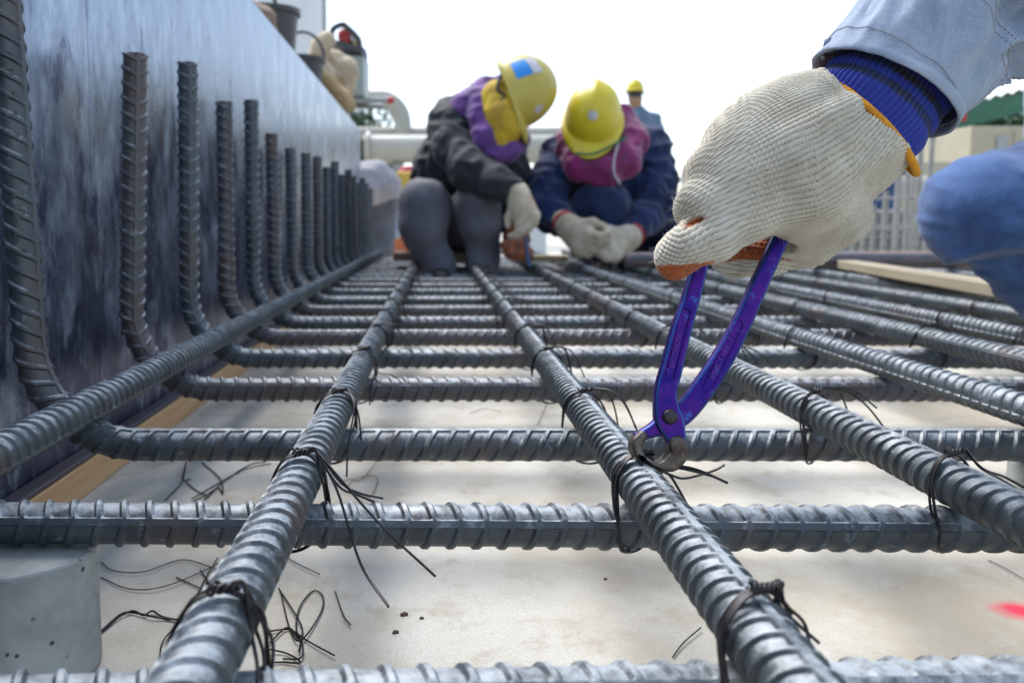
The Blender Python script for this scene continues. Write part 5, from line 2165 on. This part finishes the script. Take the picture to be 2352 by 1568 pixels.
soft('canvas_roll', [{'p': pc((722, 165, 3.5, .034), (736, 108, 3.5, .040), (752, 92, 3.5, .036))}, {'p': pc((716, 155, 3.5, .03), (745, 170, 3.5, .05)), 'k': .03}],
     M['canvas_pale'], 'pale tan roll standing on the wall beside the small bucket', 'canvas roll', seed=2)
soft('leather_sleeve', [{'p': pc((712, 150, 3.42, .026), (748, 190, 3.45, .036), (785, 228, 3.48, .040), (795, 240, 3.48, .038)), 'ki': .02}],
     M['canvas'], 'tan leather sleeve hanging down over the end of the wall', 'leather sleeve', seed=3)
soft('canvas_bag', [{'p': pc((765, 148, 3.6, .060), (785, 168, 3.62, .066), (790, 195, 3.62, .05))}, {'p': pc((752, 180, 3.6, .05), (800, 160, 3.6, .035)), 'k': .04}],
     M['canvas_pale'], 'rounded beige bag slumped between the tan sleeve and the machine', 'bag', seed=4)
soft('orange_rag', [{'p': pc((706, 145, 3.40, .016), (720, 160, 3.40, .014), (727, 170, 3.40, .010))}], M['orange_paint'], 'small orange rag on the wall edge under the tan roll', 'rag', .004, .003, 50, 5)
q0 = P(590, 0, 1.9)
soft('brown_rag', [{'p': [(q0[0] - .03, 1.9, DECK + .05, .04), (q0[0] + .005, 1.92, DECK + .045, .035)]}, {'p': [(q0[0] - .06, 1.95, DECK + .03, .03), (q0[0], 1.98, DECK + .03, .03)], 'k': .03}],
     M['timber_brown'], 'brown rag at the very top left of the wall edge', 'rag', .005, .006, 30, 6)

# engine driven machine on two scaffold poles
DMm = 4.7
gx0, gx1 = float(P(770, 200, DMm)[0]), float(P(841, 200, DMm)[0])
gz0, gz1, gzt = float(P(800, 229, DMm)[2]), float(P(800, 128, DMm)[2]), float(P(800, 74, DMm)[2])
gen = empty('generator', ((gx0 + gx1) / 2, DMm, gz0))
tag(gen, 'grey green generator with black carrying frame standing behind the wall end', 'generator')
hw_ = (gx1 - gx0) / 2
hh1 = gz1 - gz0
mb = MB()
mb.box((-hw_, -.16, 0), (hw_, .2, hh1 - .03), .008)
mb.build('cabinet', M['green_box'], gen)
mb = MB()
vs_ = [(-hw_ - .02, -.18, hh1 + .03), (-hw_ - .02, .22, hh1 + .03), (hw_ + .0, .22, hh1 - .028), (hw_ + .0, -.18, hh1 - .028), (-hw_ - .02, -.18, hh1 + .06), (-hw_ - .02, .22, hh1 + .06), (hw_ - .01, .22, hh1 + .01), (hw_ - .01, -.18, hh1 + .01)]
mb.add(vs_, [(0, 1, 2, 3), (4, 7, 6, 5), (0, 3, 7, 4), (1, 5, 6, 2), (0, 4, 5, 1), (3, 2, 6, 7)])
mb.build('lid', M['black_plastic'], gen)
ht = gzt - gz0
for y in (-.15, .18):
    mb = MB()
    mb.tube(catmull([(-hw_ + .0, y, hh1 + .05), (-hw_ + .01, y, ht - .02), (-hw_ + .06, y, ht + .005), (hw_ - .09, y, ht - .01), (hw_ - .03, y, ht - .07), (hw_ - .02, y, hh1 + .01)], 6), .016, 8)
    mb.build('frame_tube', M['black_plastic'], gen)
mb = MB()
mb.lathe([(.034, -.05), (.045, -.04), (.045, .04), (.034, .05)], 20, (-.02, -.02, hh1 + .095), 'y')
mb.build('fuel_tank', M['red_paint'], gen)
mb = MB()
mb.box((.012, -.10, hh1 + .05), (hw_ - .04, .12, hh1 + .125), .02)
mb.build('air_box', M['white_paint'], gen)
mb = MB()
mb.box((hw_ - .05, -.15, hh1 + .012), (hw_ - .02, -.1, hh1 + .055), .005)
mb.build('control_block', M['yellow_paint'], gen)
for k, dy in enumerate((-.1, .14)):
    a_, b_ = np.array((float(P(690, 233, DMm + dy)[0]), DMm + dy, gz0 - .018)), np.array((float(P(903 if k == 0 else 880, 243, DMm + dy)[0]), DMm + dy, gz0 - .018))
    t_ = empty('scaffold_pole', tuple(a_))
    tag(t_, ['grey scaffold pole with red tipped end under the generator', 'rear grey scaffold pole under the generator'][k], 'pole')
    mb = MB()
    mb.tube([(0, 0, 0), tuple(b_ - a_)], .0165, 12)
    mb.build('tube', M['grey_pole'], t_)
    if k == 0:
        mb = MB()
        mb.lathe([(.018, 0), (.020, .006), (.020, .03), (.014, .036)], 16, tuple(b_ - a_ - np.array((.03, 0, 0))), 'x')
        mb.build('red_cap', M['red_paint'], t_)
mb = MB()
mb.box((-.03, -.13, 0), (.03, .17, gz0 - .036), .003)
o = mb.build('trestle_post', M['grey_pole'], None, loc=(gx0 + .02, DMm, 0))
tag(o, 'grey trestle holding the scaffold poles behind the wall', 'trestle')

# cream pipes
DP = 8.6


def pipe(name, pts, r, label, mt='cream_pipe', flange=None):
    o = empty(name, tuple(pts[0]))
    tag(o, label, 'pipe')
    c = np.array(pts[0])
    mb = MB()
    mb.tube([np.array(q) - c for q in pts], r, 32)
    mb.build('tube', M[mt], o, sharp=60)
    return o, c


zA = float(P(900, 343, DP)[2])
xa, xb = float(P(838, 340, DP)[0]), float(P(1420, 340, DP)[0])
pm, c = pipe('cream_pipe', [(xa, DP, zA), (xb, DP, zA)], .148, 'large horizontal cream pipe behind the crouching workers')
for x in (xa + .0, xa + 1.2):
    mb = MB()
    mb.lathe([(.17, -.02), (.19, -.02), (.19, .02), (.17, .02)], 32, (x - c[0] + .04, 0, 0), 'x')
    mb.build('flange', M['cream_pipe'], pm)
for i, x in enumerate(np.linspace(xa + .35, xb - .3, 3)):
    mb = MB()
    mb.box((x - .06, DP - .08, .0), (x + .06, DP + .08, zA - .15), .004)
    o = mb.build('pipe_support', M['post_grey'])
    tag(o, '%s support pillar under the large cream pipe, counted from the wall' % ORD[i], 'pillar', 'pillars under the cream pipe')
DP2 = 9.4
x1, x2_ = float(P(838, 230, DP2)[0]), float(P(925, 300, DP2)[0])
z1, z2_ = float(P(900, 226, DP2)[2]), float(P(900, 306, DP2)[2])
rb = x2_ - float(P(868, 300, DP2)[0])
pts = [(x1 - 1.0, DP2, z1), (x2_ - rb - .02, DP2, z1)]
for a in np.linspace(0, math.pi / 2, 14):
    pts.append((x2_ - rb + rb * math.sin(a), DP2, z1 - rb + rb * math.cos(a)))
pts.append((x2_, DP2, z2_ - .12))
pipe('elbow_pipe', pts, .098, 'thick cream pipe bending down in a quarter elbow')
pipe('cream_pipe', [(x1 - 1.0, DP2 + .05, z2_), (x2_ + 2.4, DP2 + .05, z2_)], .075, 'thinner horizontal cream pipe under the elbow')
mb = MB()
mb.box((-.05, -.06, 0), (.05, .06, z2_ - .078), .004)
o = mb.build('pipe_support', M['post_grey'], None, loc=(x1 - .5, DP2 + .05, 0))
tag(o, 'support pillar under the thinner cream pipe behind the wall', 'pillar', 'pillars under the cream pipe')

# clutter at the end of the bars
soft('white_sack', [{'p': pc((840, 402, 4.25, .065), (866, 396, 4.25, .058), (884, 412, 4.25, .048))}, {'p': pc((850, 430, 4.25, .10), (890, 430, 4.28, .07)), 'k': .05}],
     mat('pinkish_white_sack', (0.52, 0.48, 0.49), (0.36, 0.35, 0.39), 9, 0.85), 'pinkish white sack bulging past the far end of the wall', 'sack', .010, .010, 14, 7)
soft('grey_tarpaulin', [{'p': pc((838, 462, 4.35, .085), (880, 460, 4.35, .075))}, {'p': pc((850, 560, 4.4, .13), (865, 470, 4.38, .10)), 'k': .05}],
     mat('grey_tarpaulin', (0.16, 0.165, 0.19), (0.09, 0.095, 0.11), 9, 0.7), 'dark grey bundle under the pinkish sack past the wall end', 'tarpaulin', .010, .010, 14, 9)
soft('pale_blue_sheet', [{'p': pc((898, 432, 4.4, .030), (908, 455, 4.4, .028), (905, 490, 4.4, .03), (905, 535, 4.4, .035))}],
     mat('pale_blue_sheet', (0.50, 0.55, 0.64), (0.38, 0.42, 0.52), 9, 0.7), 'pale blue sheet hanging beside the pinkish sack', 'sheet', .008, .006, 20, 8)
q = P(940, 418, 5.6)
mb = MB()
hz = float(q[2])
mb.box((-.085, -.12, 0), (.085, .12, .30), .01)
o = mb.build('yellow_box', M['yellow_paint'], None, loc=(float(q[0]), 5.6, hz - .235))
tag(o, 'yellow box seen between the wall end and the crouching worker', 'box')
mb = MB()
mb.box((-.16, -.16, 0), (.16, .16, hz - .237), .006)
o = mb.build('orange_crate', M['orange_paint'], None, loc=(float(q[0]), 5.62, 0))
tag(o, 'orange crate under the yellow box', 'crate')
q = P(940, 396, 6.3)
mb = MB()
mb.lathe([(.05, 0), (.10, .03), (.10, float(q[2]) - .02), (.06, float(q[2]) + .04), (.02, float(q[2]) + .05)], 24)
o = mb.build('red_drum', M['red_paint'], None, loc=(float(q[0]), 6.3, 0))
tag(o, 'red drum just showing above the yellow box', 'drum')
q = P(966, 392, 6.1)
mb = MB()
mb.lathe([(.05, 0), (.075, .03), (.075, float(q[2]) - .03), (.05, float(q[2]) + .03), (.015, float(q[2]) + .05)], 24)
o = mb.build('white_canister', M['white_paint'], None, loc=(float(q[0]), 6.1, 0))
tag(o, 'white canister beside the red drum', 'canister')
# pink ring and white bin between the two workers
q = P(1222, 425, 5.2)
mb = MB()
mb.tube([(0.085 * math.cos(a), .03 * math.sin(2 * a), .085 * math.sin(a)) for a in np.linspace(0, 2 * math.pi, 40)], .018, 8, False)
o = mb.build('hose_ring', mat('pinkish_hose', (0.52, 0.34, 0.30), (0.40, 0.25, 0.22), 20, 0.6), None, loc=tuple(q))
tag(o, 'pinkish coiled hose hanging between the two crouching workers', 'hose')
mb = MB()
mb.box((-.10, -.10, 0), (.10, .10, float(P(1222, 465, 5.3)[2])), .01)
o = mb.build('hose_stand', M['white_paint'], None, loc=(float(q[0]), 5.31, 0))
tag(o, 'whitish stand holding the coiled hose', 'stand')


# ------------------------------------------------------------------ trees
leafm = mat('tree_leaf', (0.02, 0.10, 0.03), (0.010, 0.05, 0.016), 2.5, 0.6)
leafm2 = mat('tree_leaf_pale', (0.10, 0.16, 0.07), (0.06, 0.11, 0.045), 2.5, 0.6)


def tree(x, y, h, r, seed, label, mt=leafm, nleaf=2600, trunk=.3):
    rg = np.random.default_rng(seed)
    t = empty('tree', (x, y, 0))
    tag(t, label, 'tree', 'trees far behind the site')
    mb = MB()
    mb.tube(catmull([(0, 0, 0), (.05, .02, h * .25), (-.03, 0, h * .5), (.02, .03, h * .8)], 5), np.linspace(r * .09, r * .03, 16), 8)
    for k in range(7):
        a = rg.uniform(0, 6.28)
        z = h * rg.uniform(trunk, .65)
        L = r * rg.uniform(.5, .85)
        mb.tube([(0, 0, z), (L * .5 * math.cos(a), L * .5 * math.sin(a), z + L * .3), (L * math.cos(a), L * math.sin(a), z + L * .5)], [r * .03, r * .02, r * .008], 5)
    mb.build('trunk', M['timber_brown'], t)
    cl = [(rg.normal(0, r * .42), rg.normal(0, r * .42), h * rg.uniform(trunk + .08, .92), r * rg.uniform(.22, .42)) for _ in range(16)]
    vs, q = [], []
    s = r * .075
    for i in range(nleaf):
        c = cl[rg.integers(len(cl))]
        d = rg.standard_normal(3)
        d /= np.linalg.norm(d)
        p = np.array(c[:3]) + d * c[3] * rg.uniform(.5, 1.0) ** .5
        a, b = rg.standard_normal(3), rg.standard_normal(3)
        a /= np.linalg.norm(a)
        b -= a * b.dot(a)
        b /= np.linalg.norm(b)
        k = len(vs)
        vs += [p - a * s, p + b * s * .45, p + a * s, p - b * s * .45]
        q.append((k, k + 1, k + 2, k + 3))
    link('crown', mesh_from('crown', vs, np.array(q), False), mt, t)


for i, (px, D, top, r) in enumerate([(850, 24, 196, 1.0), (872, 26, 246, 1.0), (828, 25, 240, .9)]):
    x = float(P(px, 300, D)[0])
    tree(x, D, float(P(px, top, D)[2]), r, 10 + i, ['dark green tree seen under the red tipped pole', 'green tree just right of the pole gap', 'green tree half hidden by the wall end'][i], nleaf=2200)
for i, (px, D, top, r) in enumerate([(1540, 95, 462, 3.2), (1575, 100, 470, 3.0), (1610, 90, 468, 3.0), (1190, 110, 470, 3.2), (1240, 105, 468, 3.0)]):
    x = float(P(px, 480, D)[0])
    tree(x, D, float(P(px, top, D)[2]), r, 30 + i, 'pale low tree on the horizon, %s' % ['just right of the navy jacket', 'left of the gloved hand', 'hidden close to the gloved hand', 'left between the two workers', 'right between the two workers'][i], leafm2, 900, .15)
for i, (px, D, top, r) in enumerate([(2200, 52, 190, 3.4), (2290, 50, 160, 4.0), (2380, 55, 150, 4.4), (2100, 60, 215, 3.6)]):
    x = float(P(px, 300, D)[0])
    tree(x, D, float(P(px, top, D)[2]), r, 50 + i, 'green tree above the shed roof, %s from the right edge' % ['third', 'second', 'first', 'fourth'][i], nleaf=3000)
for i, px in enumerate((1543, 1556, 1568, 1536)):
    D = 30 + i * 2
    x = float(P(px, 400, D)[0])
    mb = MB()
    mb.lathe([(.06, 0), (.05, float(P(px, [378, 400, 392, 415][i], D)[2]))], 8)
    o = mb.build('thin_pole', M['grey_pole'], None, loc=(x, D, 0))
    tag(o, 'thin distant pole by the navy jacket, %s' % ['tallest of the four', 'lowest but one', 'second tallest', 'shortest of the four'][i], 'pole', 'thin distant poles')

# ------------------------------------------------------------------ right-hand background
DS = 15.0
sx0 = float(P(2085, 280, DS)[0])
sx1 = sx0 + 9.0
eave = float(P(2200, 268, DS)[2])
ridge = float(P(2352, 165, DS + 4)[2])
shed = empty('open_shed', (sx0, DS, 0))
tag(shed, 'open shed with pale sheet roof and dark green edge beams at the right edge', 'shed')
L_ = sx1 - sx0
mb = MB()
n_ = 90
for k in range(n_ + 1):
    x = L_ * k / n_
    dz = .03 * (1 if k % 2 else -1)
    slope = .24 * x
    mb.v += [(x, -.4, eave + slope + dz), (x, 4.5, eave + slope + 1.15 + dz)]
for k in range(n_):
    mb.f.append((2 * k, 2 * k + 2, 2 * k + 3, 2 * k + 1))
ro = link('roof', mesh_from('roof', mb.v, mb.f, False), M['roof_white'], shed)
so = ro.modifiers.new('thick', 'SOLIDIFY')
so.thickness = .02
mb = MB()
mb.add([(0, -.36, eave - .42), (L_, -.36, eave - .42 + .24 * L_), (L_, -.36, eave - .06 + .24 * L_), (0, -.36, eave - .06),
        (0, -.16, eave - .42), (L_, -.16, eave - .42 + .24 * L_), (L_, -.16, eave - .06 + .24 * L_), (0, -.16, eave - .06)],
       [(0, 1, 2, 3), (4, 7, 6, 5), (0, 4, 5, 1), (3, 2, 6, 7), (0, 3, 7, 4), (1, 5, 6, 2)])
mb.build('edge_beam', M['green_paint'], shed)
for x in (.4, 3.2, 6.2, L_ - .2):
    for y in (0.0, 4.0):
        mb = MB()
        mb.box((x - .08, y - .08, 0), (x + .08, y + .08, eave - .31 + .24 * x), .005)
        mb.build('post', M['green_paint'], shed)
mb = MB()
mb.box((-.35, -.5, eave - .14), (.75, -.42, eave + .02), .006)
mb.build('red_sign_board', M['red_paint'], shed)
# frame of green steel beyond
fr = empty('green_steel_frame', (float(P(2215, 200, DS + 9)[0]), DS + 9, 0))
tag(fr, 'green steel frame rising behind the shed roof', 'steel frame')
D9 = DS + 9
for k in range(5):
    x = k * 2.4
    mb = MB()
    mb.box((x - .1, -.1, 0), (x + .1, .1, 5.6), .005)
    mb.build('column', M['green_paint'], fr)
for z in (3.6, 4.6, 5.5):
    mb = MB()
    mb.box((-.3, -.16, z), (10.4, -.101, z + .22), .005)
    mb.build('beam', M['green_paint'], fr)
for k in range(4):
    mb = MB()
    mb.tube([(k * 2.4, -.2, 3.7), (k * 2.4 + 2.4, -.2, 5.5)], .06, 8)
    mb.build('brace', M['green_paint'], fr)
# thin arched pipe behind the cuff
pts = [P(1700 + 25 * i, 250 - 95 * math.sin(math.pi * (i / 9.0) * .5), 22.0) for i in range(10)]
pp, c = pipe('arched_pipe', [tuple(q) for q in pts], .05, 'thin pale green arch showing above the glove wrist', 'roof_white')
mb = MB()
mb.box((-.08, -.08, 0), (.08, .08, float(pts[0][2])), .004)
o = mb.build('arch_post', M['grey_pole'], None, loc=(float(pts[0][0]), 22.0, 0))
tag(o, 'post carrying the pale arch behind the glove', 'post')

# beige cabin and low beige wall
DB = 12.0
bx = float(P(2232, 300, DB)[0])
cab = empty('site_cabin', (bx, DB, 0))
tag(cab, 'beige sheet metal cabin under the shed roof at the right edge', 'cabin')
ztop = float(P(2300, 290, DB)[2])
mb = MB()
mb.box((0, 0, 0), (4.2, 2.4, ztop), .01)
mb.build('wall', M['beige_wall'], cab)
mb = MB()
mb.box((.36, -.03, ztop - .34), (.52, -.002, ztop - .14), .004)
mb.build('vent', M['grey_pole'], cab)
for k in range(7):
    mb = MB()
    mb.box((.02 + k * .6, -.022, .05), (.06 + k * .6, -.001, ztop - .05), .003)
    mb.build('rib', M['beige_wall'], cab)
q1, q2 = P(2060, 372, 10.5), P(2236, 455, 10.5)
mb = MB()
mb.box((float(q1[0]), 10.5, 0), (float(q2[0]), 10.62, float(q1[2])), .005)
o = mb.build('beige_hoarding', M['beige_wall'])
tag(o, 'low beige hoarding left of the cabin, behind the upright bars', 'hoarding')
xa, xb = float(P(1880, 430, 9.3)[0]), float(P(2380, 430, 9.3)[0])
zz = float(P(2020, 432, 9.3)[2])
pw_, c = pipe('white_pipe', [(xa, 9.3, zz), (xb, 9.3, zz)], .14, 'whitish horizontal pipe behind the upright bars at the right')
for i, x in enumerate((xa + .5, xb - .5)):
    mb = MB()
    mb.box((x - .06, 9.22, 0), (x + .06, 9.38, zz - .142), .004)
    o = mb.build('pipe_support', M['post_grey'])
    tag(o, '%s support under the whitish pipe' % ['left', 'right'][i], 'pillar')
# red and dark pieces under the shed
for i, (px, py, D, s, mt, lab) in enumerate([(2120, 292, 14.2, .12, 'red_paint', 'red machine part under the shed eave'), (2172, 296, 14.3, .16, 'red_paint', 'dark red housing beside the cabin'),
                                             (2150, 318, 14.3, .12, 'green_paint', 'green bracket under the shed roof')]):
    q = P(px, py, D)
    b = empty('shed_equipment', (float(q[0]), D, 0))
    tag(b, lab, 'equipment', 'equipment under the shed roof')
    mb = MB()
    mb.box((-.05, -.05, 0), (.05, .05, float(q[2]) - s), .004)
    mb.build('stand', M['grey_pole'], b)
    mb = MB()
    mb.lathe([(s * .6, -s), (s, -s * .6), (s, s * .5), (s * .5, s), (s * .2, s * 1.1)], 18, (0, 0, float(q[2])), 'z')
    mb.build('housing', M[mt], b)

# column starter bars: upright grey bars tied with rings
post_specs = [(1985, 480, 6.4, 12), (2008, 470, 6.9, 11), (2036, 430, 6.2, 13), (2069, 286, 6.0, 14), (2092, 300, 6.5, 12), (2118, 268, 6.1, 13), (2140, 282, 6.6, 12),
              (1962, 500, 6.8, 11), (2101, 395, 6.9, 9)]
for i, (px, top, D, wd) in enumerate(post_specs):
    q = P(px, top, D)
    r_ = wd * D / FPX / 2
    mb = MB()
    zt = float(q[2])
    prof = []
    z = 0.0
    k = 0
    while z < zt:
        prof.append((r_ * (1.0 if k % 2 else .9), z))
        z += .03
        k += 1
    mb.lathe(prof, 10)
    o = mb.build('upright_bar', M['post_grey'], None, loc=(float(q[0]), D, .0), rot=(R(random.uniform(-.8, .8)), R(random.uniform(-1, 1)), 0))
    tag(o, '%s dusty grey upright bar from the left in the far right row' % ORD[i], 'steel bar', 'upright grey bars standing in the slab')
for i, (z0, lab) in enumerate(((.22, 'lower'), (.45, 'upper'))):
    mb = MB()
    a_, b_ = P(1955, 500, 6.15), P(2155, 500, 6.25)
    mb.tube([(float(a_[0]), 6.15, z0), (float(b_[0]), 6.15, z0 + .01)], .012, 8)
    o = mb.build('tie_rail', M['post_grey'])
    tag(o, '%s thin rail tying the upright grey bars together' % lab, 'rail')
# low brown timbers and boards at their feet, plank in front of them
for i, (px, py, D, lx, h_, mt, lab) in enumerate([(1985, 585, 5.6, .42, .07, 'timber_brown', 'brown timber block at the foot of the upright bars'),
                                                  (2110, 598, 5.2, .52, .085, 'timber_brown', 'longer brown timber block right of the first, near the knee'),
                                                  (2060, 580, 5.8, .5, .05, 'timber', 'pale board behind the brown blocks')]):
    q = P(px, py, D)
    mb = MB()
    mb.box((-lx / 2, -.08, 0.001), (lx / 2, .08, h_), .004)
    o = mb.build('timber_block', M[mt], None, loc=(float(q[0]), D, 0), rot=(0, 0, R(6 * i - 5)))
    tag(o, lab, 'timber', 'timbers on the slab at the right')
p1, p2 = PZ(1885, 594, LZ + .03), PZ(2182, 640, LZ + .03)
p1 = np.array((1.30, 3.1, 0)); p2 = np.array((1.47, 2.25, 0))
p1 = PZ(1880, 593, LZ + .035); p2 = PZ(2185, 640, LZ + .035)
dirv = p2 - p1
ln_ = float(np.linalg.norm(dirv[:2]))
mb = MB()
mb.box((-.15, -.03, 0), (ln_ + .5, .03, .026), .003)
o = mb.build('plank', mat('grey_timber', (0.38, 0.32, 0.22), (0.27, 0.22, 0.15), 8, 0.8, stretch=(.4, 6, 6)), None, loc=(float(p1[0]), float(p1[1]), LZ + .0165), rot=(0, 0, math.atan2(dirv[1], dirv[0])))
tag(o, 'long pale yellow plank lying across the bars behind the knee', 'plank')
q = PZ(1700, 606, LZ + .03)
mb = MB()
mb.lathe([(.024, -.62), (.024, .55)], 16, (0, 0, 0), 'x')
o = mb.build('dark_pipe', M['angle'], None, loc=(float(q[0]) + .28, float(q[1]), LZ + .0165 + .024), rot=(0, 0, R(-4)))
tag(o, 'dark steel pipe lying on the bars behind the gloved hand', 'pipe')
# a stack of darker bundles behind the uprights
for i, (px, D, w_, h_) in enumerate([(1975, 7.6, .8, .42), (2075, 7.8, .9, .36), (2185, 7.5, .8, .40)]):
    q = P(px, 560, D)
    b = empty('bar_bundle', (float(q[0]), D, 0))
    tag(b, '%s dark bundle of steel rods stacked behind the upright bars' % ['left', 'middle', 'right'][i], 'rod bundle', 'rod bundles behind the upright bars')
    rg = np.random.default_rng(i)
    k = 0
    for row in range(7):
        for cc in range(9 - row % 2):
            z = .03 + row * .055
            if z > h_:
                break
            mb = MB()
            mb.lathe([(.027, -w_ / 2 + rg.uniform(-.06, .06)), (.027, w_ / 2 + rg.uniform(-.06, .06))], 8, (0, (cc - 4) * .056 + (row % 2) * .028, z), 'x')
            mb.build('rod', M['post_grey'], b)
